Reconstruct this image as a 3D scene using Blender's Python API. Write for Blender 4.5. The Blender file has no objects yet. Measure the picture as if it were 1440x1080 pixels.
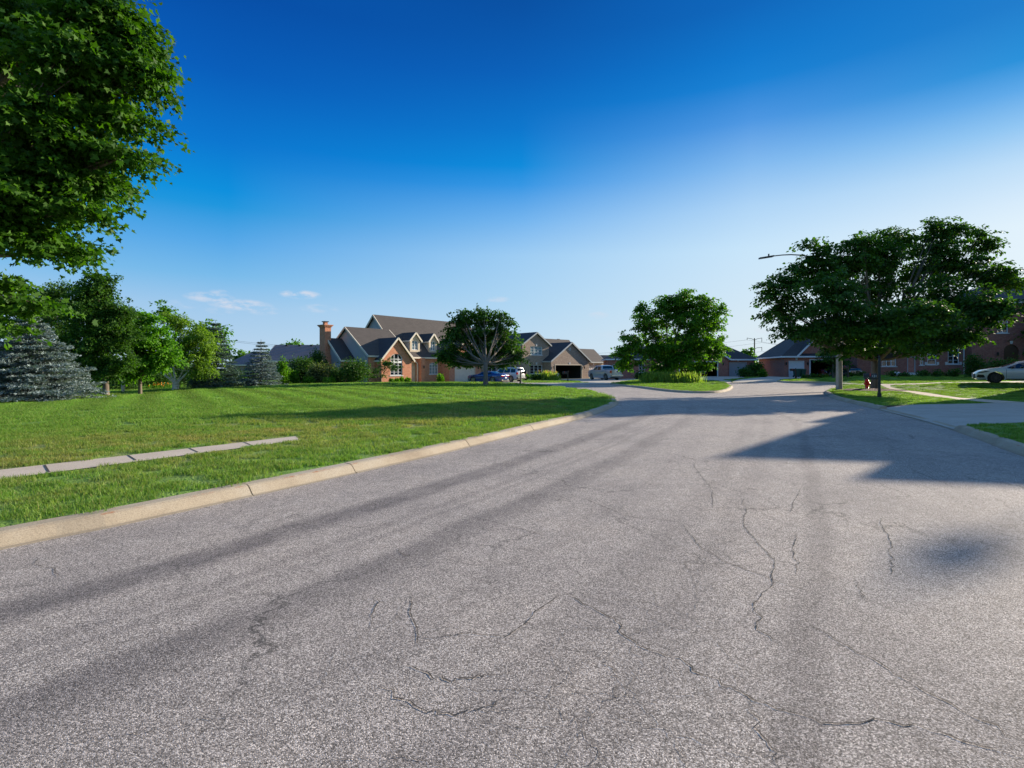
import bpy, bmesh, math, random
import numpy as np
from mathutils import Vector, Matrix
from mathutils.geometry import delaunay_2d_cdt
R = math.radians
rnd = random.Random(7)
rng = np.random.default_rng(11)
scene = bpy.context.scene
C = scene.collection

# ---------------------------------------------------------------- camera
EYE, F, HZ, CX = 1.6, 720.0, 518.0, 720.0
cam_d = bpy.data.cameras.new('camera'); cam = bpy.data.objects.new('camera', cam_d); C.objects.link(cam)
cam.location = (0, 0, EYE); cam.rotation_euler = (R(90), 0, 0)
cam_d.sensor_fit = 'HORIZONTAL'; cam_d.sensor_width = 36; cam_d.lens = 36 * F / 1440
cam_d.shift_y = (HZ - 540) / 1440
cam_d.clip_start = .05; cam_d.clip_end = 6000
scene.camera = cam

# ---------------------------------------------------------------- light
SUN_AZ, SUN_EL = 58.0, 16.5          # clockwise from +Y
scene.view_settings.view_transform = 'Standard'; scene.view_settings.look = 'None'
scene.view_settings.gamma = 1; scene.view_settings.exposure = 0.95
w = bpy.data.worlds.new('World'); scene.world = w; w.use_nodes = True
nt = w.node_tree; nt.nodes.clear()
def N(nt, t, **k):
    n = nt.nodes.new(t)
    for a, b in k.items():
        if a == 'ins':
            for i, v in b.items(): n.inputs[i].default_value = v
        else: setattr(n, a, b)
    return n
def L(nt, a, b): nt.links.new(a, b)
def M(nt, op, a, b=None, c=None, clamp=False):
    n = nt.nodes.new('ShaderNodeMath'); n.operation = op; n.use_clamp = clamp
    for i, v in enumerate((a, b, c)):
        if v is None: continue
        if isinstance(v, (int, float)): n.inputs[i].default_value = v
        else: nt.links.new(v, n.inputs[i])
    return n.outputs[0]
def mixc(nt, fac, a, b, mode='MIX'):
    n = nt.nodes.new('ShaderNodeMix'); n.data_type = 'RGBA'; n.blend_type = mode
    if isinstance(fac, (int, float)): n.inputs[0].default_value = fac
    else: nt.links.new(fac, n.inputs[0])
    for i, v in ((6, a), (7, b)):
        if isinstance(v, tuple): n.inputs[i].default_value = (*v[:3], 1)
        else: nt.links.new(v, n.inputs[i])
    return n.outputs[2]
def ramp(nt, fac, stops):
    n = nt.nodes.new('ShaderNodeValToRGB'); cr = n.color_ramp
    while len(cr.elements) < len(stops): cr.elements.new(.5)
    for e, (p, c) in zip(cr.elements, stops):
        e.position = p; e.color = (*c, 1) if len(c) == 3 else c
    nt.links.new(fac, n.inputs[0]); return n.outputs[0]

sky = N(nt, 'ShaderNodeTexSky', sky_type='NISHITA', sun_disc=False)
sky.sun_elevation = R(SUN_EL); sky.sun_rotation = R(SUN_AZ)
sky.air_density = 1.0; sky.dust_density = .35; sky.ozone_density = 2.5; sky.altitude = 200
hs = N(nt, 'ShaderNodeHueSaturation', ins={'Saturation': 1.2, 'Value': 1.0}); L(nt, sky.outputs[0], hs.inputs['Color'])
# clouds, placed by compass direction and height above the horizon
tc = N(nt, 'ShaderNodeTexCoord'); sp = N(nt, 'ShaderNodeSeparateXYZ'); L(nt, tc.outputs['Generated'], sp.inputs[0])
az = M(nt, 'ARCTAN2', sp.outputs[0], sp.outputs[1]); el = M(nt, 'ARCSINE', sp.outputs[2])
nz = N(nt, 'ShaderNodeTexNoise', ins={'Scale': 38.0, 'Detail': 6.0, 'Roughness': .6})
mp = N(nt, 'ShaderNodeMapping'); mp.inputs['Scale'].default_value = (1, 1, 2.6)
L(nt, tc.outputs['Generated'], mp.inputs[0]); L(nt, mp.outputs[0], nz.inputs['Vector'])
CL = [(295, 418, 34, 7, .8), (340, 429, 42, 8, .9), (370, 437, 22, 6, .7), (308, 412, 14, 5, .5), (255, 428, 25, 6, .3), (422, 414, 28, 6, .95), (450, 434, 26, 6, .45),
      (700, 421, 16, 4, .5), (842, 443, 14, 5, .4), (310, 437, 22, 5, .3), (1097, 470, 20, 4, -.5), (1080, 464, 26, 5, .3), (880, 470, 40, 5, .15)]
tot = None; dark = None
for px, py, wx, wy, s in CL:
    a = math.atan((px - CX) / F); e = math.atan((HZ - py) / F * math.cos(a)); wa = wx / F * math.cos(a) ** 2; we = wy / F * math.cos(a)
    u = M(nt, 'DIVIDE', M(nt, 'SUBTRACT', az, a), wa); v = M(nt, 'DIVIDE', M(nt, 'SUBTRACT', el, e), we)
    r2 = M(nt, 'ADD', M(nt, 'MULTIPLY', u, u), M(nt, 'MULTIPLY', v, v))
    m = M(nt, 'MULTIPLY', M(nt, 'SUBTRACT', 1.35, r2, clamp=True), abs(s))
    if s < 0: dark = m
    else: tot = m if tot is None else M(nt, 'MAXIMUM', tot, m)
nf = M(nt, 'MULTIPLY', M(nt, 'SUBTRACT', nz.outputs[0], .40), 5.0, clamp=True)
cm = M(nt, 'MULTIPLY', tot, nf, clamp=True)
# deep polarised blue high up, pale towards the horizon and the sun: gradients by height at four compass bearings
def lin(c): return tuple((v / 255 / 12.92 if v < 10 else ((v / 255 + .055) / 1.055) ** 2.4) / .212 for v in c)
HI = [(44, (0, 92, 180)), (52, (120, 165, 215)), (60, (150, 185, 222))]  # overhead, out of view: sky made paler to fill the shadows
BANDS = [(-29, [(0, (190, 214, 236)), (6, (160, 200, 235)), (9, (120, 186, 234)), (12.2, (85, 168, 232)), (15.4, (25, 150, 222)), (16.8, (0, 143, 221)), (21, (0, 118, 208)), (27, (0, 92, 186)), (33, (0, 76, 166))]),
         (1, [(0, (200, 222, 240)), (7, (176, 213, 241)), (12.4, (158, 204, 242)), (16.1, (115, 180, 238)), (19.7, (50, 150, 228)), (21.6, (0, 138, 219)), (25, (0, 118, 205)), (30, (0, 95, 185)), (35.5, (0, 78, 162))]),
         (25, [(0, (212, 226, 238)), (4, (214, 230, 241)), (12, (200, 228, 248)), (16, (175, 212, 245)), (19.9, (130, 185, 238)), (23.7, (75, 150, 225)), (27, (12, 127, 211)), (29, (0, 118, 204)), (33, (0, 100, 186))]),
         (45, [(0, (220, 230, 238)), (5, (226, 238, 246)), (11.2, (222, 238, 248)), (13, (212, 232, 248)), (16, (185, 218, 245)), (18.6, (140, 195, 240)), (21.1, (85, 165, 230)), (23.2, (8, 140, 215)), (27, (0, 120, 201))])]
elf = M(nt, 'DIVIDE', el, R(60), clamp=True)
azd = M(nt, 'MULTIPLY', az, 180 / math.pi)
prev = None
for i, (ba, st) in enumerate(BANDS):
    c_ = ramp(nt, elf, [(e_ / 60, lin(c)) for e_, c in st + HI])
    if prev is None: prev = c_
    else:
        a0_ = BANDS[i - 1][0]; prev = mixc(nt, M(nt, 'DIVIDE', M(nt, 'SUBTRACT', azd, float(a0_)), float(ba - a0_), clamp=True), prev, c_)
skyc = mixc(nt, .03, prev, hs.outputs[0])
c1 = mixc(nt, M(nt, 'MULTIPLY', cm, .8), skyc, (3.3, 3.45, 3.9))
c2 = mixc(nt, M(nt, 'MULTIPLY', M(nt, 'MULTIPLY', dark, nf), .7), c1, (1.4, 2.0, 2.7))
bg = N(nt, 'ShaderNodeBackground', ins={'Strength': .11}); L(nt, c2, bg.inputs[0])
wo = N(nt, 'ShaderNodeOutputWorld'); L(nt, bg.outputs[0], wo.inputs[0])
sd = bpy.data.lights.new('sun', 'SUN'); so = bpy.data.objects.new('sun', sd); C.objects.link(so)
sd.energy = 5.0; sd.angle = R(.55); sd.color = (1, .87, .70)
sv = Vector((math.sin(R(SUN_AZ)) * math.cos(R(SUN_EL)), math.cos(R(SUN_AZ)) * math.cos(R(SUN_EL)), math.sin(R(SUN_EL))))
so.rotation_euler = sv.to_track_quat('Z', 'Y').to_euler(); so.location = (30, 20, 40)

# ---------------------------------------------------------------- materials
def mat(name, col=(.5, .5, .5), rough=.8, metal=0., spec=.5, coat=0.):
    m = bpy.data.materials.new(name); m.use_nodes = True; p = m.node_tree.nodes['Principled BSDF']
    p.inputs['Base Color'].default_value = (*col, 1); p.inputs['Roughness'].default_value = rough
    p.inputs['Metallic'].default_value = metal; p.inputs['Specular IOR Level'].default_value = spec; p.inputs['Coat Weight'].default_value = coat
    return m, m.node_tree, p
def noisy(name, c1, c2, scale=5., rough=.85, bump=0., detail=6, lo=.3, hi=.7, metal=0., stretch=None, bd=.01):
    m, t, p = mat(name, c1, rough, metal)
    tc = N(t, 'ShaderNodeTexCoord'); n = N(t, 'ShaderNodeTexNoise', ins={'Scale': scale, 'Detail': detail, 'Roughness': .6})
    if stretch:
        mp = N(t, 'ShaderNodeMapping'); mp.inputs['Scale'].default_value = stretch; L(t, tc.outputs['Object'], mp.inputs[0]); L(t, mp.outputs[0], n.inputs['Vector'])
    else: L(t, tc.outputs['Object'], n.inputs['Vector'])
    L(t, ramp(t, n.outputs[0], [(lo, c1), (hi, c2)]), p.inputs['Base Color'])
    if bump:
        b = N(t, 'ShaderNodeBump', ins={'Strength': bump, 'Distance': bd}); L(t, n.outputs[0], b.inputs['Height']); L(t, b.outputs[0], p.inputs['Normal'])
    return m
def brick(name, a, b, mortar, blotch):
    m, t, p = mat(name, a, .9)
    tc = N(t, 'ShaderNodeTexCoord'); s = N(t, 'ShaderNodeSeparateXYZ'); L(t, tc.outputs['Object'], s.inputs[0])
    cb = N(t, 'ShaderNodeCombineXYZ'); L(t, M(t, 'ADD', s.outputs[0], s.outputs[1]), cb.inputs[0]); L(t, s.outputs[2], cb.inputs[1])
    br = N(t, 'ShaderNodeTexBrick', ins={'Scale': 1.0, 'Mortar Size': .012, 'Brick Width': .30, 'Row Height': .10, 'Bias': 0., 'Color1': (*a, 1), 'Color2': (*b, 1), 'Mortar': (*mortar, 1)})
    L(t, cb.outputs[0], br.inputs['Vector'])
    n = N(t, 'ShaderNodeTexNoise', ins={'Scale': 3.0, 'Detail': 8.0, 'Roughness': .75}); L(t, cb.outputs[0], n.inputs['Vector'])
    c = mixc(t, ramp(t, n.outputs[0], [(.42, (0, 0, 0)), (.66, (.75, .75, .75))]), br.outputs[0], blotch)
    L(t, c, p.inputs['Base Color'])
    bp = N(t, 'ShaderNodeBump', ins={'Strength': .5, 'Distance': .01}); L(t, br.outputs['Fac'], bp.inputs['Height']); bp.invert = True; L(t, bp.outputs[0], p.inputs['Normal'])
    return m
def shingle(name, a, b):
    m, t, p = mat(name, a, .85)
    tc = N(t, 'ShaderNodeTexCoord'); s = N(t, 'ShaderNodeSeparateXYZ'); L(t, tc.outputs['Object'], s.inputs[0])
    cb = N(t, 'ShaderNodeCombineXYZ'); L(t, M(t, 'ADD', s.outputs[0], s.outputs[1]), cb.inputs[0]); L(t, s.outputs[2], cb.inputs[1])
    br = N(t, 'ShaderNodeTexBrick', ins={'Scale': 1.0, 'Mortar Size': .01, 'Brick Width': .33, 'Row Height': .13, 'Color1': (*a, 1), 'Color2': (*b, 1), 'Mortar': (a[0] * .5, a[1] * .5, a[2] * .5, 1)})
    L(t, cb.outputs[0], br.inputs['Vector'])
    n = N(t, 'ShaderNodeTexNoise', ins={'Scale': .7, 'Detail': 7.0, 'Roughness': .7}); L(t, tc.outputs['Object'], n.inputs['Vector'])
    c = mixc(t, ramp(t, n.outputs[0], [(.35, (0, 0, 0)), (.7, (.6, .6, .6))]), br.outputs[0], tuple(x * 1.45 for x in a))
    L(t, c, p.inputs['Base Color']); return m
def leafmat(name, cols, trans=.35, rough=.62):
    m, t, p = mat(name, cols[0], rough, spec=.22)
    g = N(t, 'ShaderNodeNewGeometry'); tc = N(t, 'ShaderNodeTexCoord')
    n = N(t, 'ShaderNodeTexNoise', ins={'Scale': .55, 'Detail': 3.0}); L(t, g.outputs['Position'], n.inputs['Vector'])
    f = M(t, 'ADD', M(t, 'MULTIPLY', g.outputs['Random Per Island'], .55), M(t, 'MULTIPLY', n.outputs[0], .5), clamp=True)
    c = ramp(t, f, [(.15, cols[0]), (.5, cols[1]), (.9, cols[2])])
    L(t, c, p.inputs['Base Color'])
    tr = N(t, 'ShaderNodeBsdfTranslucent'); L(t, mixc(t, 1., c, (1.7, 1.9, .45), 'MULTIPLY'), tr.inputs[0])
    mx = N(t, 'ShaderNodeMixShader', ins={0: trans}); L(t, p.outputs[0], mx.inputs[1]); L(t, tr.outputs[0], mx.inputs[2])
    o = t.nodes['Material Output']; L(t, mx.outputs[0], o.inputs[0]); return m
MT = {}
MT['brick_red'] = brick('brick_red', (.46, .125, .058), (.54, .185, .088), (.50, .33, .23), (.62, .33, .20))
MT['brick_tan'] = brick('brick_tan', (.30, .21, .155), (.40, .30, .22), (.42, .36, .30), (.24, .16, .12))
MT['brick_rose'] = brick('brick_rose', (.42, .135, .085), (.48, .17, .11), (.44, .30, .24), (.34, .10, .07))
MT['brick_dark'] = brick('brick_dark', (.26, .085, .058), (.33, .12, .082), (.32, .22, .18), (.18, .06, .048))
MT['shingle_brown'] = shingle('shingle_brown', (.052, .043, .038), (.076, .063, .056))
MT['shingle_navy_shade'] = shingle('shingle_navy_shade', (.030, .032, .037), (.045, .047, .054))  # darker, bluer copy of the brown shingles: roof shade put into the colour
MT['shingle_purple'] = shingle('shingle_purple', (.13, .115, .13), (.17, .15, .17))
MT['siding'] = noisy('siding', (.33, .36, .36), (.38, .40, .40), 1.5, .7, stretch=(1, 1, 12))
MT['siding_tan'] = noisy('siding_tan', (.50, .41, .29), (.56, .47, .34), 1.5, .7)
MT['trim'] = noisy('trim_cream', (.62, .55, .43), (.68, .61, .49), 3, .6)
MT['white'] = noisy('white_paint', (.70, .70, .70), (.78, .78, .78), 3, .5)
MT['stone'] = noisy('limestone', (.50, .50, .50), (.60, .60, .58), 6, .8)
MT['door_cream'] = noisy('door_cream', (.68, .58, .46), (.74, .64, .52), 2, .55)
MT['door_grey'] = noisy('door_grey', (.40, .37, .38), (.46, .43, .44), 2, .55)
MT['wood'] = noisy('dark_wood', (.05, .02, .012), (.09, .04, .02), 8, .5)
MT['interior'] = noisy('garage_interior', (.05, .05, .05), (.08, .075, .07), 2, .9)
MT['black'] = noisy('black_metal', (.008, .008, .009), (.016, .016, .018), 20, .4)
MT['tyre'] = noisy('tyre_rubber', (.012, .012, .012), (.02, .02, .02), 30, .8)
MT['alloy'], _, _ = mat('alloy', (.55, .55, .57), .3, .9)
MT['alloy_dark'], _, _ = mat('alloy_dark', (.07, .06, .055), .35, .8)
MT['glass'], _, _ = mat('dark_glass', (.012, .018, .022), .06, 0, .8)
MT['glass_pale'], _, _ = mat('curtained_glass', (.20, .28, .30), .12, 0, .8)
MT['carglass'], _, _ = mat('car_glass', (.01, .012, .015), .04, 0, .8)
MT['red_lamp'], _, _ = mat('red_lens', (.45, .015, .02), .15, 0, .6, 1.)
MT['clear_lamp'], _, _ = mat('clear_lens', (.6, .62, .65), .1, .2, .6, 1.)
MT['paint_white'], _, _ = mat('paint_white', (.72, .74, .76), .25, 0, .5, 1.)
MT['paint_silver'], _, _ = mat('paint_silver', (.55, .56, .57), .3, .4, .5, 1.)
MT['paint_blue'], _, _ = mat('paint_blue', (.018, .045, .19), .2, .2, .5, 1.)
MT['paint_red'], _, _ = mat('paint_red', (.22, .01, .015), .2, .1, .5, 1.)
MT['paint_black'], _, _ = mat('paint_black', (.01, .012, .016), .2, 0, .5, 1.)
MT['red_paint'] = noisy('hydrant_red', (.50, .02, .02), (.62, .035, .03), 9, .4)
MT['bin_green'] = noisy('bin_green', (.012, .06, .04), (.02, .08, .055), 6, .55)
MT['bark'] = noisy('bark', (.10, .08, .06), (.21, .17, .13), 9, .95, .6, stretch=(1, 1, .25), bd=.02)
MT['bark_dark'] = noisy('bark_dark', (.05, .04, .03), (.11, .085, .06), 9, .95, .5, stretch=(1, 1, .25))
MT['bark_white'] = noisy('birch_bark', (.25, .20, .16), (.68, .63, .55), 5, .8, lo=.35, hi=.5, stretch=(1, 1, 3))
MT['mulch'] = noisy('mulch', (.03, .012, .008), (.10, .045, .028), 30, .95, 1., bd=.03)
MT['soil'] = noisy('soil', (.05, .035, .02), (.09, .065, .04), 6, .95)
MT['concrete_pole'] = noisy('concrete_pole', (.34, .31, .26), (.46, .42, .36), 5, .85, .3)
MT['wood_pole'] = noisy('wood_pole', (.10, .075, .055), (.15, .12, .09), 4, .9)
MT['leaf_maple'] = leafmat('leaf_maple', [(.020, .066, .006), (.040, .112, .008), (.08, .185, .011)], .36)
MT['leaf_dark'] = leafmat('leaf_dark', [(.020, .058, .009), (.038, .100, .012), (.068, .160, .016)], .34)
MT['leaf_mid'] = leafmat('leaf_mid', [(.042, .115, .010), (.072, .180, .012), (.12, .26, .018)], .40)
MT['leaf_bright'] = leafmat('leaf_bright', [(.045, .135, .010), (.08, .215, .012), (.13, .30, .02)], .38)
MT['leaf_birch'] = leafmat('leaf_birch', [(.08, .16, .018), (.13, .23, .025), (.19, .31, .035)], .4)
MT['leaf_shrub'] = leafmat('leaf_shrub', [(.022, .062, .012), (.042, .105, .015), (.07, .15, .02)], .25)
MT['leaf_olive'] = leafmat('leaf_olive', [(.06, .085, .03), (.09, .12, .04), (.12, .15, .05)], .25)
MT['needle_blue'] = leafmat('needle_blue', [(.10, .14, .15), (.19, .25, .265), (.30, .38, .40)], .08, .6)
MT['needle_green'] = leafmat('needle_green', [(.055, .10, .085), (.10, .16, .14), (.17, .25, .225)], .08, .6)
MT['tallgrass'] = leafmat('tallgrass', [(.16, .26, .04), (.26, .37, .07), (.38, .46, .12)], .4)
MT['plume'] = leafmat('plume', [(.35, .20, .08), (.45, .28, .12), (.5, .34, .16)], .3)
MT['lily'] = leafmat('lily', [(.6, .12, .01), (.7, .2, .02), (.75, .3, .04)], .3)

def concrete_mat(name, a, b, joint=None):
    m, t, p = mat(name, a, .9)
    g = N(t, 'ShaderNodeNewGeometry')
    n1 = N(t, 'ShaderNodeTexNoise', ins={'Scale': 1.1, 'Detail': 8.0, 'Roughness': .65}); L(t, g.outputs['Position'], n1.inputs['Vector'])
    n2 = N(t, 'ShaderNodeTexNoise', ins={'Scale': 55., 'Detail': 3.0}); L(t, g.outputs['Position'], n2.inputs['Vector'])
    c = ramp(t, n1.outputs[0], [(.3, a), (.68, b)])
    c = mixc(t, .35, c, ramp(t, n2.outputs[0], [(.35, (.45, .45, .45)), (.65, (1.2, 1.2, 1.2))]), 'MULTIPLY')
    L(t, c, p.inputs['Base Color'])
    bp = N(t, 'ShaderNodeBump', ins={'Strength': .4, 'Distance': .004}); L(t, n2.outputs[0], bp.inputs['Height']); L(t, bp.outputs[0], p.inputs['Normal'])
    return m
MT['concrete'] = concrete_mat('concrete', (.36, .32, .27), (.47, .43, .37))
MT['walk'] = concrete_mat('walk_concrete', (.47, .385, .30), (.58, .49, .395))
def kerb_mat():
    m, t, p = mat('kerb_concrete', (.4, .33, .22), .9)
    g = N(t, 'ShaderNodeNewGeometry')
    n1 = N(t, 'ShaderNodeTexNoise', ins={'Scale': .8, 'Detail': 9.0, 'Roughness': .7}); L(t, g.outputs['Position'], n1.inputs['Vector'])
    n2 = N(t, 'ShaderNodeTexNoise', ins={'Scale': 85., 'Detail': 5.0, 'Roughness': .7}); L(t, g.outputs['Position'], n2.inputs['Vector'])
    c = ramp(t, n1.outputs[0], [(.28, (.26, .205, .14)), (.5, (.38, .315, .225)), (.75, (.43, .385, .31))])
    c = mixc(t, .5, c, ramp(t, n2.outputs[0], [(.35, (.4, .38, .36)), (.58, (1.15, 1.15, 1.15))]), 'MULTIPLY')
    at_ = N(t, 'ShaderNodeAttribute', attribute_name='prof')   # 0 = at the gutter, 1 = at the lawn
    n3 = N(t, 'ShaderNodeTexNoise', ins={'Scale': 3., 'Detail': 8.0, 'Roughness': .75}); L(t, g.outputs['Position'], n3.inputs['Vector'])
    band = M(t, 'SUBTRACT', 1., M(t, 'MULTIPLY', M(t, 'ABSOLUTE', M(t, 'SUBTRACT', at_.outputs['Fac'], .53)), 16.), clamp=True)
    rust = M(t, 'MULTIPLY', band, M(t, 'MULTIPLY', M(t, 'SUBTRACT', n3.outputs[0], .52), 9., clamp=True), clamp=True)
    c = mixc(t, M(t, 'MULTIPLY', rust, .85), c, (.30, .10, .03))
    dirt = M(t, 'MULTIPLY', M(t, 'SUBTRACT', .16, at_.outputs['Fac'], clamp=True), 4.5, clamp=True)
    c = mixc(t, dirt, c, (.16, .13, .09))
    L(t, c, p.inputs['Base Color'])
    bp = N(t, 'ShaderNodeBump', ins={'Strength': .6, 'Distance': .005}); L(t, n2.outputs[0], bp.inputs['Height']); L(t, bp.outputs[0], p.inputs['Normal'])
    return m
MT['kerb'] = kerb_mat()
def asphalt_mat():
    m, t, p = mat('asphalt', (.2, .2, .2), .88, spec=.35)
    g = N(t, 'ShaderNodeNewGeometry'); P = g.outputs['Position']
    v = N(t, 'ShaderNodeTexVoronoi', ins={'Scale': 165.}); L(t, P, v.inputs['Vector'])
    sx = N(t, 'ShaderNodeSeparateColor'); L(t, v.outputs['Color'], sx.inputs[0])
    stone = ramp(t, sx.outputs[0], [(0., (.10, .088, .078)), (.3, (.25, .22, .195)), (.7, (.47, .415, .37)), (1., (.86, .77, .69))])
    v2 = N(t, 'ShaderNodeTexNoise', ins={'Scale': 215., 'Detail': 3., 'Roughness': .7}); L(t, P, v2.inputs['Vector'])
    edge = mixc(t, .5, ramp(t, v2.outputs[0], [(.40, (.42, .42, .44)), (.58, (1.2, 1.18, 1.16))]), ramp(t, v.outputs['Distance'], [(.1, (1.25, 1.25, 1.25)), (.7, (.5, .5, .52))]))
    c = mixc(t, .9, stone, edge, 'MULTIPLY')
    n1 = N(t, 'ShaderNodeTexNoise', ins={'Scale': .55, 'Detail': 7.0, 'Roughness': .65}); L(t, P, n1.inputs['Vector'])
    c = mixc(t, 1., c, ramp(t, n1.outputs[0], [(.28, (.76, .76, .78)), (.5, (1., 1., 1.)), (.7, (1.13, 1.11, 1.08))]), 'MULTIPLY')
    n4 = N(t, 'ShaderNodeTexNoise', ins={'Scale': 6., 'Detail': 6.0, 'Roughness': .7}); L(t, P, n4.inputs['Vector'])
    c = mixc(t, 1., c, ramp(t, n4.outputs[0], [(.28, (.84, .84, .84)), (.7, (1.12, 1.12, 1.12))]), 'MULTIPLY')
    at_ = N(t, 'ShaderNodeAttribute', attribute_name='across'); ac = at_.outputs['Fac']
    n2 = N(t, 'ShaderNodeTexNoise', ins={'Scale': .35, 'Detail': 6.0, 'Roughness': .6}); L(t, P, n2.inputs['Vector'])
    acw = M(t, 'ADD', ac, M(t, 'MULTIPLY', M(t, 'SUBTRACT', n2.outputs[0], .5), .42))
    n5 = N(t, 'ShaderNodeTexNoise', ins={'Scale': 2.2, 'Detail': 5.0, 'Roughness': .7}); L(t, P, n5.inputs['Vector'])
    br = M(t, 'MULTIPLY', M(t, 'SUBTRACT', n5.outputs[0], .20), 2.7, clamp=True)
    tot = None
    for cc, hw, s in ((1.60, .17, .85), (1.80, .10, .35), (2.30, .07, .35), (2.52, .05, .30), (3.02, .14, .72), (3.24, .08, .40), (4.85, .16, .30), (5.3, .14, .30), (6.05, .10, .50), (7.6, .3, .2), (4.0, .12, .15), (.5, .2, .12)):
        b = M(t, 'MULTIPLY', M(t, 'SUBTRACT', 1.5, M(t, 'DIVIDE', M(t, 'ABSOLUTE', M(t, 'SUBTRACT', acw, cc)), hw), clamp=True), s)
        tot = b if tot is None else M(t, 'ADD', tot, b)
    spz = N(t, 'ShaderNodeSeparateXYZ'); L(t, P, spz.inputs[0]); fade = M(t, 'SUBTRACT', 1.35, M(t, 'MULTIPLY', spz.outputs[1], .055), clamp=True)
    br = M(t, 'MULTIPLY', br, M(t, 'ADD', .45, M(t, 'MULTIPLY', n4.outputs[0], 1.1)))
    tot = M(t, 'MULTIPLY', M(t, 'MULTIPLY', tot, br), M(t, 'ADD', .12, M(t, 'MULTIPLY', fade, .88)), clamp=True)
    c = mixc(t, tot, c, mixc(t, 1., c, (.42, .42, .45), 'MULTIPLY'))
    # fine cracks
    wn = N(t, 'ShaderNodeTexNoise', ins={'Scale': 2.6, 'Detail': 9.0, 'Roughness': .65}); L(t, P, wn.inputs['Vector'])
    wv = N(t, 'ShaderNodeVectorMath', operation='ADD'); sc_ = N(t, 'ShaderNodeVectorMath', operation='SCALE', ins={'Scale': .5}); L(t, wn.outputs['Color'], sc_.inputs[0]); L(t, P, wv.inputs[0]); L(t, sc_.outputs[0], wv.inputs[1])
    vc = N(t, 'ShaderNodeTexVoronoi', feature='DISTANCE_TO_EDGE', ins={'Scale': .62}); L(t, wv.outputs[0], vc.inputs['Vector'])
    vm = N(t, 'ShaderNodeTexNoise', ins={'Scale': .8, 'Detail': 3.0}); L(t, P, vm.inputs['Vector'])
    ck = M(t, 'MULTIPLY', M(t, 'SUBTRACT', 1., M(t, 'DIVIDE', vc.outputs['Distance'], .010), clamp=True), M(t, 'MULTIPLY', M(t, 'SUBTRACT', vm.outputs[0], .46), 6., clamp=True))
    c = mixc(t, M(t, 'MULTIPLY', ck, .8), c, (.03, .028, .026))
    vc2 = N(t, 'ShaderNodeTexVoronoi', feature='DISTANCE_TO_EDGE', ins={'Scale': 1.55}); L(t, wv.outputs[0], vc2.inputs['Vector'])
    vm2 = N(t, 'ShaderNodeTexNoise', ins={'Scale': .45, 'Detail': 4.0}); L(t, P, vm2.inputs['Vector'])
    ck2 = M(t, 'MULTIPLY', M(t, 'SUBTRACT', 1., M(t, 'DIVIDE', vc2.outputs['Distance'], .015), clamp=True), M(t, 'MULTIPLY', M(t, 'SUBTRACT', vm2.outputs[0], .45), 5., clamp=True))
    c = mixc(t, M(t, 'MULTIPLY', ck2, .62), c, (.05, .045, .04))
    L(t, c, p.inputs['Base Color'])
    bp = N(t, 'ShaderNodeBump', ins={'Strength': .75, 'Distance': .006}); L(t, M(t, 'SUBTRACT', v2.outputs[0], M(t, 'MULTIPLY', v.outputs['Distance'], .5)), bp.inputs['Height']); L(t, bp.outputs[0], p.inputs['Normal'])
    return m
MT['asphalt'] = asphalt_mat()
MT['crack'], _, _ = mat('crack_dark', (.035, .032, .03), .95)
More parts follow.
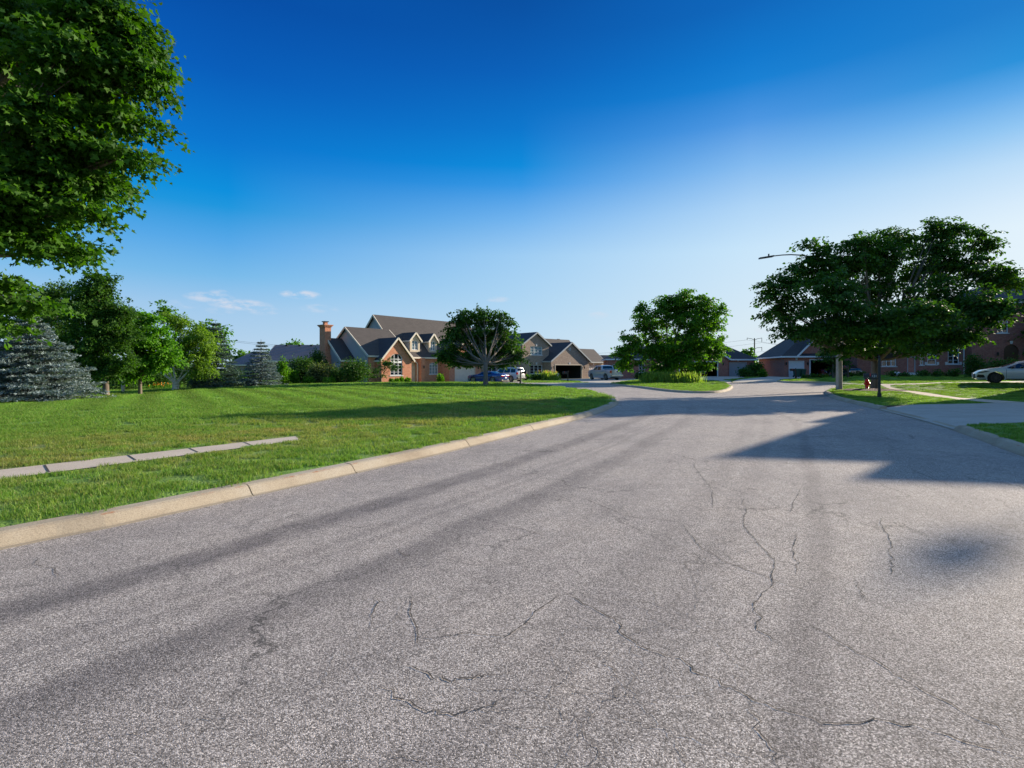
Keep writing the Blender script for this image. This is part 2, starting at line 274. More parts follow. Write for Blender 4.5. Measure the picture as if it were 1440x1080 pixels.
def grass_mat(name, blade):
    m, t, p = mat(name, (.05, .12, .02), .6 if blade else .9, spec=.25)
    g = N(t, 'ShaderNodeNewGeometry'); P = g.outputs['Position']
    n1 = N(t, 'ShaderNodeTexNoise', ins={'Scale': .6, 'Detail': 9.0, 'Roughness': .8}); L(t, P, n1.inputs['Vector'])
    n2 = N(t, 'ShaderNodeTexNoise', ins={'Scale': 3.2, 'Detail': 6.0, 'Roughness': .8}); L(t, P, n2.inputs['Vector'])
    c = ramp(t, n2.outputs[0], [(.28, (.060, .150, .020)), (.5, (.135, .255, .038)), (.72, (.235, .36, .085))])
    sp = N(t, 'ShaderNodeSeparateXYZ'); L(t, P, sp.inputs[0])
    # dry ground near the old sidewalk on the left lawn
    dd = M(t, 'SUBTRACT', 1., M(t, 'DIVIDE', M(t, 'ABSOLUTE', M(t, 'SUBTRACT', M(t, 'SUBTRACT', M(t, 'MULTIPLY', sp.outputs[0], .81), M(t, 'MULTIPLY', sp.outputs[1], .59)), -11.2)), 5.0), clamp=True)
    nr = M(t, 'LESS_THAN', sp.outputs[1], 24.)
    nx = M(t, 'LESS_THAN', sp.outputs[0], 2.)
    mask = M(t, 'MULTIPLY', M(t, 'MULTIPLY', dd, nr), nx)
    dry = M(t, 'MULTIPLY', M(t, 'MULTIPLY', M(t, 'SUBTRACT', n1.outputs[0], .42), 5.5, clamp=True), M(t, 'ADD', M(t, 'MULTIPLY', mask, .85), .07), clamp=True)
    n3 = N(t, 'ShaderNodeTexNoise', ins={'Scale': 9., 'Detail': 5.0}); L(t, P, n3.inputs['Vector'])
    dryc = ramp(t, n3.outputs[0], [(.35, (.22, .19, .06)), (.7, (.42, .33, .15))])
    c = mixc(t, dry, c, dryc)
    # mowing stripes, beaten lightly into the sward
    st = M(t, 'SINE', M(t, 'MULTIPLY', M(t, 'ADD', M(t, 'MULTIPLY', sp.outputs[0], .80), M(t, 'MULTIPLY', sp.outputs[1], .55)), 3.6))
    far = M(t, 'MULTIPLY', M(t, 'SUBTRACT', sp.outputs[1], 14.), .08, clamp=True)
    stv = M(t, 'ADD', 1., M(t, 'MULTIPLY', M(t, 'MULTIPLY', st, far), .26))
    cmb = N(t, 'ShaderNodeCombineXYZ'); [L(t, stv, cmb.inputs[i]) for i in range(3)]
    c = mixc(t, 1., c, cmb.outputs[0], 'MULTIPLY')
    if blade:
        oi = N(t, 'ShaderNodeObjectInfo'); f = M(t, 'ADD', M(t, 'MULTIPLY', g.outputs['Random Per Island'], .9), .6)
        c2 = N(t, 'ShaderNodeCombineXYZ'); L(t, f, c2.inputs[0]); L(t, M(t, 'ADD', M(t, 'MULTIPLY', g.outputs['Random Per Island'], .7), .72), c2.inputs[1]); L(t, f, c2.inputs[2])
        c = mixc(t, 1., c, c2.outputs[0], 'MULTIPLY')
        tan = M(t, 'GREATER_THAN', M(t, 'FRACT', M(t, 'MULTIPLY', g.outputs['Random Per Island'], 13.7)), .93)
        c = mixc(t, M(t, 'MULTIPLY', tan, .7), c, (.30, .25, .11))
        L(t, c, p.inputs['Base Color'])
        tr = N(t, 'ShaderNodeBsdfTranslucent'); L(t, mixc(t, 1., c, (1.5, 1.6, .6), 'MULTIPLY'), tr.inputs[0])
        mx = N(t, 'ShaderNodeMixShader', ins={0: .4}); L(t, p.outputs[0], mx.inputs[1]); L(t, tr.outputs[0], mx.inputs[2]); L(t, mx.outputs[0], t.nodes['Material Output'].inputs[0])
    else:
        L(t, c, p.inputs['Base Color'])
        n4 = N(t, 'ShaderNodeTexNoise', ins={'Scale': 30., 'Detail': 3.0}); L(t, P, n4.inputs['Vector'])
        bp = N(t, 'ShaderNodeBump', ins={'Strength': 1., 'Distance': .05}); L(t, n4.outputs[0], bp.inputs['Height']); L(t, bp.outputs[0], p.inputs['Normal'])
    return m
MT['grass'] = grass_mat('lawn_grass', False); MT['blade'] = grass_mat('grass_blade', True)

# ---------------------------------------------------------------- object helpers
def link(name, me, m, parent=None):
    o = bpy.data.objects.new(name, me); C.objects.link(o)
    if m is not None:
        for x in (m if isinstance(m, (list, tuple)) else [m]): me.materials.append(MT[x] if isinstance(x, str) else x)
    if parent is not None: o.parent = parent
    return o
def thing(name, label, cat, loc=(0, 0, 0), rz=0, group=None):
    o = bpy.data.objects.new(name, None); C.objects.link(o); o.location = loc; o.rotation_euler = (0, 0, rz); o.empty_display_size = .3
    return tag(o, label, cat, group)
def tag(o, label=None, cat=None, group=None, kind=None):
    if label: o['label'] = label
    if cat: o['category'] = cat
    if group: o['group'] = group
    if kind: o['kind'] = kind
    return o
def np_mesh(name, V, faces_flat, sizes, smooth=False):
    V = np.asarray(V, dtype=np.float32); ff = np.asarray(faces_flat, dtype=np.int32); sz = np.asarray(sizes, dtype=np.int32)
    me = bpy.data.meshes.new(name); me.vertices.add(len(V)); me.vertices.foreach_set('co', V.ravel())
    me.loops.add(len(ff)); me.loops.foreach_set('vertex_index', ff)
    me.polygons.add(len(sz)); st = np.concatenate([[0], np.cumsum(sz)[:-1]]).astype(np.int32)
    me.polygons.foreach_set('loop_start', st); me.polygons.foreach_set('loop_total', sz)
    if smooth: me.polygons.foreach_set('use_smooth', np.ones(len(sz), bool))
    me.update(calc_edges=True); me.validate(); return me
class MB:
    """collects shapes for one mesh object"""
    def __init__(s): s.v = []; s.f = []
    def add(s, vs, fs):
        b = len(s.v); s.v += [tuple(v) for v in vs]; s.f += [tuple(b + i for i in f) for f in fs]; return s
    def box(s, x0, x1, y0, y1, z0, z1):
        return s.add([(x0, y0, z0), (x1, y0, z0), (x1, y1, z0), (x0, y1, z0), (x0, y0, z1), (x1, y0, z1), (x1, y1, z1), (x0, y1, z1)],
                     [(3, 2, 1, 0), (4, 5, 6, 7), (0, 1, 5, 4), (1, 2, 6, 5), (2, 3, 7, 6), (3, 0, 4, 7)])
    def beam(s, p, q, w, h):
        p = Vector(p); q = Vector(q); d = (q - p).normalized(); up = Vector((0, 0, 1)) if abs(d.z) < .95 else Vector((1, 0, 0))
        sx = d.cross(up).normalized() * w / 2; u = sx.cross(d).normalized() * h / 2
        vs = [p - sx - u, p + sx - u, p + sx + u, p - sx + u, q - sx - u, q + sx - u, q + sx + u, q - sx + u]
        return s.add(vs, [(0, 1, 2, 3), (7, 6, 5, 4), (1, 0, 4, 5), (2, 1, 5, 6), (3, 2, 6, 7), (0, 3, 7, 4)])
    def tube(s, pts, rad, n=8, cap=True):
        pts = [Vector(p) for p in pts]; k = len(pts); rad = rad if isinstance(rad, (list, tuple)) else [rad] * k
        vs = []; fs = []
        for i, p in enumerate(pts):
            d = (pts[min(i + 1, k - 1)] - pts[max(i - 1, 0)]).normalized(); up = Vector((0, 0, 1)) if abs(d.z) < .9 else Vector((0, 1, 0))
            a = d.cross(up).normalized(); b = a.cross(d)
            for j in range(n):
                t = 2 * math.pi * j / n; vs.append(p + (a * math.cos(t) + b * math.sin(t)) * rad[i])
        for i in range(k - 1):
            for j in range(n): fs.append((i * n + j, i * n + (j + 1) % n, (i + 1) * n + (j + 1) % n, (i + 1) * n + j))
        if cap: fs += [tuple(range(n - 1, -1, -1)), tuple((k - 1) * n + j for j in range(n))]
        return s.add(vs, fs)
    def lathe(s, c, prof, n=14, axis='z'):
        vs = []; k = len(prof)
        for r, h in prof:
            for j in range(n):
                t = 2 * math.pi * j / n; a, b = r * math.cos(t), r * math.sin(t)
                vs.append((c[0] + a, c[1] + b, c[2] + h) if axis == 'z' else (c[0] + a, c[1] + h, c[2] + b) if axis == 'y' else (c[0] + h, c[1] + a, c[2] + b))
        fs = [(i * n + j, i * n + (j + 1) % n, (i + 1) * n + (j + 1) % n, (i + 1) * n + j) for i in range(k - 1) for j in range(n)]
        fs += [tuple(range(n - 1, -1, -1)), tuple((k - 1) * n + j for j in range(n))]
        return s.add(vs, fs)
    def slab(s, pts, t, dirv=(0, 0, -1)):
        n = len(pts); d = Vector(dirv) * t; vs = [Vector(p) for p in pts] + [Vector(p) + d for p in pts]
        return s.add(vs, [tuple(range(n)), tuple(range(2 * n - 1, n - 1, -1))] + [(i, i + n, (i + 1) % n + n, (i + 1) % n) for i in range(n)])
    def build(s, name, m, parent=None, smooth=False, bevel=0):
        me = bpy.data.meshes.new(name); me.from_pydata(s.v, [], s.f)
        bm = bmesh.new(); bm.from_mesh(me); bmesh.ops.recalc_face_normals(bm, faces=bm.faces)
        if bevel: bmesh.ops.bevel(bm, geom=list(bm.edges), offset=bevel, segments=2, affect='EDGES', profile=.6)
        bm.to_mesh(me); bm.free()
        if smooth: me.shade_smooth()
        return link(name, me, m, parent)

# ---------------------------------------------------------------- terrain
CP = [(0, 0, 0), (4, 8, 0), (8, 16, 0), (10, 30, 0), (-10, 0, 0), (20, 28, 0), (5, 45, -.03), (-5, 12, 0), (0, 20, 0), (-20, 10, 0), (-10, 20, .04), (-25, 24, 0), (-26, 33, -.28), (-24, 47, -.25),
      (-17, 44, .06), (-10, 45, .10), (-20, 37, .0), (-8, 31, .10), (-35, 40, -.4), (-10, 70, -.42), (-16, 62, -.36), (-3, 62, -.28), (-35, 60, -.6), (-45, 30, -.2), (-2.5, 50, .0),
      (8, 78, -.15), (4, 66, -.16), (14, 60, -.03), (33, 73, .34), (15, 42, .0), (18, 56, .06), (30, 60, .14), (38, 66, .30), (24, 34.5, .0), (22, 42, .05), (32, 34, .52), (40, 33, .65), (30, 44, .45), (36, 50, .62),
      (34, 55, .35), (30, 25, .30), (18, 17, .03), (12, 8, 0), (44, 60, .66), (54, 57, .74), (60, 60, .8), (42, 70, .34), (30, 95, .4), (0, 100, -.2), (-40, 100, -.5), (70, 90, .8), (0, 300, 0), (200, 200, 0), (-200, 200, 0), (0, -60, 0), (-100, 0, -.2), (100, 0, .5)]
CPa = np.array(CP)
def hgt(x, y):
    x = np.atleast_1d(np.asarray(x, float)); y = np.atleast_1d(np.asarray(y, float))
    r2 = (x[:, None] - CPa[None, :, 0]) ** 2 + (y[:, None] - CPa[None, :, 1]) ** 2
    wt = 1 / (r2 + 10) ** 2
    return (wt * CPa[None, :, 2]).sum(1) / wt.sum(1)
def h1(x, y): return float(hgt(x, y)[0])
def at(px, py, lift=0.):
    """ground point seen at a photo pixel"""
    lo, hi = 1.5, 140.
    f = lambda d: (EYE - (py - HZ) * d / F) - (h1((px - CX) / F * d, d) + lift)
    for i in range(400):
        d = 1.5 * (1.011 ** i)
        if f(d) <= 0: break
    lo, hi = d / 1.011, d
    for _ in range(30):
        md = (lo + hi) / 2
        if f(md) > 0: lo = md
        else: hi = md
    return ((px - CX) / F * hi, hi)
def wp(px, d): return ((px - CX) / F * d, d)
def zp(py, d): return EYE - (py - HZ) * d / F

def densify(P, step):
    out = []
    for i in range(len(P)):
        a, b = P[i], P[(i + 1) % len(P)]; n = max(1, int(math.dist(a, b) / step))
        out += [(a[0] + (b[0] - a[0]) * j / n, a[1] + (b[1] - a[1]) * j / n) for j in range(n)]
    return out
def smoothline(P, sub=6):
    out = []; n = len(P)
    for i in range(n - 1):
        p0, p1, p2, p3 = P[max(i - 1, 0)], P[i], P[i + 1], P[min(i + 2, n - 1)]
        for j in range(sub):
            t = j / sub
            out.append(tuple(.5 * (2 * p1[k] + (p2[k] - p0[k]) * t + (2 * p0[k] - 5 * p1[k] + 4 * p2[k] - p3[k]) * t * t + (3 * p1[k] - p0[k] - 3 * p2[k] + p3[k]) * t ** 3) for k in (0, 1)))
    out.append(P[-1]); return out
def inpoly(pts, P):
    x, y = pts[:, 0], pts[:, 1]; ins = np.zeros(len(pts), bool); P = np.asarray(P); n = len(P)
    for i in range(n):
        x1, y1 = P[i]; x2, y2 = P[(i + 1) % n]
        c = ((y1 > y) != (y2 > y)); 
        if not c.any(): continue
        xi = (x2 - x1) * (y - y1) / (y2 - y1 + 1e-12) + x1
        ins ^= c & (x < xi)
    return ins
def segdist(pts, P, closed=True):
    P = np.asarray(P, float); best = np.full(len(pts), 1e9)
    A = P if closed else P[:-1]; B = np.roll(P, -1, 0) if closed else P[1:]
    for a, b in zip(A, B):
        ab = b - a; t = np.clip(((pts - a) @ ab) / (ab @ ab + 1e-12), 0, 1)
        best = np.minimum(best, np.hypot(*(pts - (a + t[:, None] * ab)).T))
    return best

KL = [(-14, -10), (-10.6, -4.5), (-7.6, 0)] + [at(*p) for p in ((0, 772), (150, 742), (355, 697), (500, 665), (640, 633), (760, 603), (820, 588), (850, 578), (868, 568.5), (865, 561.5), (850, 556), (825, 550.5), (795, 546.8), (765, 543.8), (742, 542))]
KL = smoothline(KL, 5)
FARE = [(4, 49.6), (8.3, 51.0)]
K3 = smoothline([at(*p) for p in ((857, 541), (875, 543), (900, 545.5), (930, 549.5), (965, 552.5), (1000, 553), (1018, 551.5), (1028, 548), (1030, 543.5), (1022, 539.5))], 4)
BACK = [at(*p) for p in ((1030, 538), (1092, 537.2))]
K4 = smoothline([at(*p) for p in ((1092, 537.2), (1110, 538.4), (1140, 538.6), (1165, 539.3), (1178, 541.2))], 3)
KR = smoothline([at(*p) for p in ((1183, 544), (1170, 546.8), (1160, 551), (1163, 556.5), (1180, 563), (1205, 569), (1235, 576))], 5)
KD = smoothline([at(*p) for p in ((1235, 576), (1290, 590), (1340, 604.5))], 4)
KR2 = smoothline([at(*p) for p in ((1340, 604.5), (1385, 621), (1440, 641))] + [(7.0, 4.6), (3.6, -1.5), (-1.5, -10)], 5)
ROAD = KL + FARE + K3 + BACK + K4[1:] + KR + KD[1:] + KR2[1:]
DH5 = [at(*p, .1) for p in ((1235, 576),)] and ([at(1235, 576), at(1243, 571, .1), at(1300, 569.5, .1), at(1400, 567, .12), at(1440, 566, .12), (26, 21.2), (33, 24), (36, 20), (30, 16), at(1440, 594, .12), at(1362, 597, .12), at(1340, 604.5)] + KD[::-1][1:-1])
DH1 = [(-8.3, 70.2), (-4.2, 75.0), (1.0, 68.5), (1.4, 60), (1.8, 54.6), (8.3, 53.6), (8.3, 51.0), (4, 49.6), at(742, 542), (-1.2, 52.5), (-3.5, 56), (-6.0, 62)]
DH2 = [(6.6, 77.8), (16.5, 86.5), (21, 76), (16, 66), (12.8, 57.6), at(857, 541), (8.3, 51.0), (8.3, 53.6), (7.6, 56), (8.2, 62), (7.5, 70)]
DH3 = [at(*p) for p in ((955, 531), (1022, 530.2), (1056, 529.8), (1046, 532.3), (1016, 535.2), (1026, 537), (1030, 538), (1022, 539.5), (1008, 536.8), (950, 535))]
DB = [at(*p) for p in ((1030, 538), (1042, 534.5), (1070, 532), (1083, 529.6), (1104, 529.8), (1200, 530.2), (1140, 532.5), (1112, 534.5), (1092, 537.2))]
W1 = [at(1178, 541.2), at(1215, 541.2, .12), at(1240, 541.3, .12), at(1300, 540.3, .12), at(1440, 538.5, .12), (44, 31), (45, 34.5), at(1440, 535.8, .12), at(1300, 538.9, .12), at(1240, 540, .12), at(1205, 540.2, .12), at(1180, 540.0)]
W2 = [at(1238, 541.3, .12), at(1246, 545, .12), at(1285, 553.5, .12), at(1345, 562, .12), at(1400, 567, .12), at(1440, 566, .12), at(1350, 559.5, .12), at(1290, 550.8, .12), at(1252, 544.2, .12), at(1252, 541.2, .12)]
W0 = [at(415, 614.0, .12), at(423, 619.4, .12), at(0, 675, .12), (-11.4, .4), (-12.1, 1.0), at(0, 661.5, .12)]
POLY = {'road': ROAD, 'driveway_a': DH5, 'driveway_b': DH1, 'driveway_c': DH2, 'driveway_d': DH3, 'driveway_e': DB, 'walk_a': W1, 'walk_b': W2, 'walk_c': W0}

def build_ground():
    def grid(x0, x1, y0, y1, s, j=.3):
        gx, gy = np.meshgrid(np.arange(x0, x1, s), np.arange(y0, y1, s)); p = np.stack([gx.ravel(), gy.ravel()], 1)
        return p + rng.uniform(-j * s, j * s, p.shape)
    near = grid(-14, 14, -6, 24, .55); mid = grid(-50, 64, -20, 104, 1.7); far = grid(-330, 330, -100, 560, 22)
    mid = mid[~((mid[:, 0] > -14.3) & (mid[:, 0] < 14.3) & (mid[:, 1] > -6.3) & (mid[:, 1] < 24.3))]
    far = far[~((far[:, 0] > -52) & (far[:, 0] < 66) & (far[:, 1] > -22) & (far[:, 1] < 106))]
    pts = np.concatenate([near, mid, far])
    polys = {k: densify(v, .6) for k, v in POLY.items()}
    # ring just behind the kerb line
    ring = []
    R_ = np.array(ROAD); 
    dn = np.array(densify(ROAD, .5)); nx = np.roll(dn, -1, 0) - np.roll(dn, 1, 0); nx = nx / np.linalg.norm(nx, axis=1)[:, None]
    for off in (.27, -.27):
        q = dn + np.stack([nx[:, 1], -nx[:, 0]], 1) * off; q = q[~inpoly(q, ROAD)]; q = q[segdist(q, ROAD) > .22]; ring.append(q)
    ring = np.concatenate(ring)
    dist = np.full(len(pts), 1e9)
    for k, v in polys.items(): dist = np.minimum(dist, segdist(pts, v))
    pts = pts[dist > .3]
    allp = [tuple(p) for p in pts] + [tuple(p) for p in ring]; edges = []
    for k, v in polys.items():
        b = len(allp); allp += v; edges += [(b + i, b + (i + 1) % len(v)) for i in range(len(v))]
    ext = [(-3000, -600), (3000, -600), (3000, 5000), (-3000, 5000), (-900, 1200), (900, 1200), (-900, -300), (900, -300)]; allp += ext
    vs, es, fs, *_ = delaunay_2d_cdt([Vector(p) for p in allp], edges, [], 0, 1e-4)
    V = np.array([tuple(v) for v in vs]); Fc = np.array([list(f) for f in fs]); cen = V[Fc].mean(1)
    cls = np.full(len(Fc), -1); names = list(polys)
    for i, k in reversed(list(enumerate(names))):
        cls[inpoly(cen, POLY[k])] = i
    H = hgt(V[:, 0], V[:, 1]); dr = segdist(V, ROAD); inr = inpoly(V, ROAD)
    s = lambda a: np.clip(a, 0, 1) ** 2 * (3 - 2 * np.clip(a, 0, 1))
    kl = np.array(KL); across = segdist(V, KL, False)
    objs = {}; SK = []
    def emit(name, idx, lift, m, kind, attr=False, extra=None):
        if not len(idx): return
        f = Fc[idx]; u, inv = np.unique(f, return_inverse=True); inv = inv.reshape(f.shape)
        co = np.column_stack([V[u], H[u] + lift(u)])
        a, b, c = co[inv[:, 0]], co[inv[:, 1]], co[inv[:, 2]]; flip = np.cross(b - a, c - a)[:, 2] < 0; inv[flip] = inv[flip][:, ::-1]
        me = np_mesh(name, co, inv.ravel(), np.full(len(inv), 3), True)
        SK.append((name, inv, co)) if name == 'lawn' else None
        if attr: at_ = me.attributes.new('across', 'FLOAT', 'POINT'); at_.data.foreach_set('value', across[u].astype(np.float32))
        o = link(name, me, m); tag(o, kind=kind); objs[name] = o; return o
    emit('lawn', np.where(cls == -1)[0], lambda u: .12 * s((dr[u] - .0) / .24), 'grass', 'structure')
    emit('road', np.where(cls == 0)[0], lambda u: 0 * H[u], 'asphalt', 'structure', True)
    for i, k in enumerate(names):
        if i == 0: continue
        if k.startswith('drive'): emit('driveway', np.where(cls == i)[0], lambda u: .025 + .10 * s(dr[u] / 1.6), 'concrete', 'structure')
        else: emit('sidewalk', np.where(cls == i)[0], lambda u: .03 + .10 * s(dr[u] / .5), 'walk', 'structure')
    # soil under everything
    nm_, inv, co = SK[0]; ed = np.sort(np.concatenate([inv[:, [0, 1]], inv[:, [1, 2]], inv[:, [2, 0]]]), 1); q, ct = np.unique(ed, axis=0, return_counts=True); bd = q[ct == 1]
    sv_ = []; sf_ = []
    for a_, b_ in bd:
        k = len(sv_); p, q_ = co[a_], co[b_]
        if abs(p[0]) > 200 or abs(p[1]) > 300: continue
        sv_ += [tuple(p), tuple(q_), (q_[0], q_[1], q_[2] - .16), (p[0], p[1], p[2] - .16)]; sf_.append((k, k + 1, k + 2, k + 3))
    me = bpy.data.meshes.new('lawn_edge'); me.from_pydata(sv_, [], sf_); tag(link('lawn_edge', me, 'soil'), kind='structure')
    me = np_mesh('ground', np.column_stack([V, H - .06]), Fc.ravel(), np.full(len(Fc), 3), True); o = link('ground', me, 'soil'); tag(o, kind='structure')
build_ground()

def kerb(line, high=True, seglen=3.0, side=1, joints=None):
    """slanted concrete kerb swept along the road edge in separate cast lengths"""
    P = np.array(line); d = np.concatenate([[0], np.cumsum(np.hypot(*np.diff(P, axis=0).T))]); Lg = d[-1]
    prof = [(-.06, -.03, 0), (-.035, .006, .06), (.0, .012, .1), (.05, .075, .35), (.085, .112, .48), (.12, .128, .58), (.24, .135, .85), (.275, .128, .95), (.28, -.04, 1.)] if high else \
           [(-.06, -.03, 0), (-.035, .006, .06), (.05, .022, .3), (.15, .034, .5), (.27, .04, .9), (.28, -.04, 1.)]
    vs = []; fs = []; at_v = []
    nseg = max(1, round(Lg / seglen)); cuts = [k * Lg / nseg for k in range(nseg + 1)]
    if joints:
        js = sorted(float(d[np.argmin(np.hypot(P[:, 0] - q[0], P[:, 1] - q[1]))]) for q in joints); cuts = [0.] + [js[0] - 3.05 * k for k in range(12, 0, -1) if js[0] - 3.05 * k > .4] + js + [js[-1] + 3.05 * k for k in range(1, 60) if js[-1] + 3.05 * k < Lg - .4] + [Lg]; nseg = len(cuts) - 1
    for k in range(nseg):
        a, b = cuts[k] + .007, cuts[k + 1] - .007; m = max(2, int((b - a) / .35) + 1); base = len(vs)
        dz = rnd.uniform(-.004, .004); do = rnd.uniform(-.004, .004)
        for j in range(m):
            t = a + (b - a) * j / (m - 1); x = np.interp(t, d, P[:, 0]); y = np.interp(t, d, P[:, 1])
            x2 = np.interp(t + .1, d, P[:, 0]); y2 = np.interp(t + .1, d, P[:, 1]); x1 = np.interp(t - .1, d, P[:, 0]); y1 = np.interp(t - .1, d, P[:, 1])
            tx, ty = x2 - x1, y2 - y1; l = math.hypot(tx, ty) or 1; n_ = (-ty / l * side, tx / l * side); hh = h1(x, y)
            for (o, z, c) in prof: vs.append((x + n_[0] * (o + do), y + n_[1] * (o + do), hh + z + dz)); at_v.append(c)
        q = len(prof)
        for j in range(m - 1):
            for i in range(q - 1): fs.append((base + j * q + i, base + j * q + i + 1, base + (j + 1) * q + i + 1, base + (j + 1) * q + i))
        fs.append(tuple(base + i for i in range(q))); fs.append(tuple(base + (m - 1) * q + i for i in range(q - 1, -1, -1)))
    me = bpy.data.meshes.new('kerb'); me.from_pydata(vs, [], fs); bm = bmesh.new(); bm.from_mesh(me); bmesh.ops.recalc_face_normals(bm, faces=bm.faces); bm.to_mesh(me); bm.free()
    a_ = me.attributes.new('prof', 'FLOAT', 'POINT'); a_.data.foreach_set('value', np.array(at_v, np.float32))
    o = link('kerb', me, 'kerb'); tag(o, kind='structure'); return o
KLd = densify(KL, .05)[:-int(math.dist(KL[-1], KL[0]) / .05)]
kerb(KLd, joints=[at(356, 697), at(499, 665)]); kerb(K3); kerb(K4); kerb(KR); kerb(KD, False); kerb(KR2)

# expansion joints in the sidewalk slabs and drive
def strips(name, lines, wd, m, lift, kind='structure', jitter=0., dens=.05):
    if jitter: lines = [[(p[0] + rnd.gauss(0, .012), p[1] + rnd.gauss(0, .012)) for a, b in zip(Ln[:-1], Ln[1:]) for p in [(a[0] + (b[0] - a[0]) * k / 4, a[1] + (b[1] - a[1]) * k / 4) for k in range(4)]] + [Ln[-1]] for Ln in lines]
    vs = []; fs = []
    for Ln in lines:
        P = [np.array(p, float) for p in Ln]; pts = []
        for a, b in zip(P[:-1], P[1:]):
            n = max(1, int(np.linalg.norm(b - a) / dens)); pts += [a + (b - a) * j / n for j in range(n)]
        pts.append(P[-1]); pts = np.array(pts)
        if jitter:
            w_ = rng.normal(0, 1, len(pts)).cumsum(); w_ -= np.linspace(w_[0], w_[-1], len(w_)); t = pts[-1] - pts[0]; t /= np.linalg.norm(t) + 1e-9
            pts = pts + np.outer(w_ + rng.normal(0, .8, len(w_)), (-t[1], t[0])) * jitter
        base = len(vs); n = len(pts)
        for j in range(n):
            t = pts[min(j + 1, n - 1)] - pts[max(j - 1, 0)]; t /= np.linalg.norm(t) + 1e-9; k = 1. if not jitter else rnd.uniform(.35, 1.3) * min(1, (j + 1) / 6, (n - j) / 6)
            for s_ in (-1, 1):
                q = pts[j] + np.array((-t[1], t[0])) * s_ * wd / 2 * k; vs.append((q[0], q[1], 0))
        for j in range(n - 1): fs.append((base + 2 * j, base + 2 * j + 1, base + 2 * j + 3, base + 2 * j + 2))
    V = np.array(vs); V[:, 2] = hgt(V[:, 0], V[:, 1]) + lift
    me = bpy.data.meshes.new(name); me.from_pydata([tuple(v) for v in V], [], fs); o = link(name, me, m); tag(o, kind=kind); return o
jl = []
for (xa, ya), (xb, yb) in (((63, 655), (69, 665)), ((180, 641), (191, 648)), ((266, 631), (279, 637)), ((342, 622), (356, 628)), ((-60, 668), (-56, 680))):
    jl.append([at(xa, ya, .12), at(xb, yb, .12)])
strips('sidewalk_joints', jl, .022, 'crack', .135)
cr = [[(792, 832), (830, 855), (862, 870), (874, 893), (905, 912), (965, 932), (1000, 955), (1040, 972), (1062, 985), (1100, 998), (1160, 1012), (1250, 1010), (1330, 1030), (1440, 1066)],
      [(1048, 982), (1058, 1005), (1075, 1040), (1090, 1062), (1100, 1078)], [(1130, 872), (1170, 897), (1225, 925), (1275, 955), (1360, 1000), (1440, 1042)],
      [(565, 935), (610, 950), (640, 955), (680, 950), (720, 946)], [(530, 960), (560, 985), (600, 1003), (640, 1006), (690, 995), (725, 975)], [(1236, 727), (1242, 740), (1250, 752), (1252, 775), (1256, 795), (1250, 812)],
      [(1200, 815), (1208, 828), (1214, 842), (1220, 850)], [(1124, 688), (1118, 705), (1110, 722)], [(1120, 752), (1112, 770), (1122, 790), (1118, 808)], [(0, 722), (0, 722)],
      [(553, 770), (575, 782), (582, 782)], [(50, 783), (54, 795), (75, 800), (80, 812)], [(525, 880), (530, 850), (528, 835)], [(578, 835), (575, 860), (590, 905), (610, 903)], [(590, 900), (650, 890), (710, 895), (790, 835)],
      [(1050, 700), (1040, 740), (1090, 790), (1088, 820), (1060, 850), (1062, 885), (1100, 905)], [(960, 735), (985, 765), (1020, 790), (1085, 815), (1150, 835)], [(620, 645), (700, 652), (760, 668)], [(640, 720), (700, 735), (770, 755)],
      [(1395, 700), (1415, 708), (1440, 712)], [(1280, 660), (1340, 685), (1440, 695)], [(800, 560 + 60), (830, 640)], [(975, 650), (1000, 690), (1003, 715)], [(400, 740), (450, 735), (500, 742), (560, 738)], [(820, 700), (880, 725), (960, 735)]]
strips('road_cracks', [[at(*p) for p in l] for l in cr if l[0] != l[1]], .0065, 'crack', .004, jitter=.0030, dens=.025)

hair = []; hr_ = random.Random(21)
def walk_(x, y, a, n, dep):
    ln = [(x, y)]
    for i in range(n):
        a += hr_.gauss(0, .38); st_ = hr_.uniform(.05, .13); x += math.cos(a) * st_; y += math.sin(a) * st_; ln.append((x, y))
        if dep and hr_.random() < .10: walk_(x, y, a + hr_.choice((-1, 1)) * hr_.uniform(.6, 1.3), int(n * .45) + 3, dep - 1)
    hair.append(ln)
for i in range(48):
    yy = 1.6 + 15 * hr_.random() ** 1.3; walk_(hr_.uniform(-.98, .98) * yy, yy, hr_.choice((1.0, 1.15, 2.6, -.4)) + hr_.gauss(0, .5), hr_.randint(8, 34), 2)
hair = [l for l in hair if inpoly(np.array(l), ROAD).all() and segdist(np.array(l), KL, False).min() > .12]
MT['hairline'], _, _ = mat('crack_hairline', (.13, .118, .11), .95)
strips('hairline_cracks', hair, .0028, 'hairline', .0035, jitter=.0012, dens=.03)

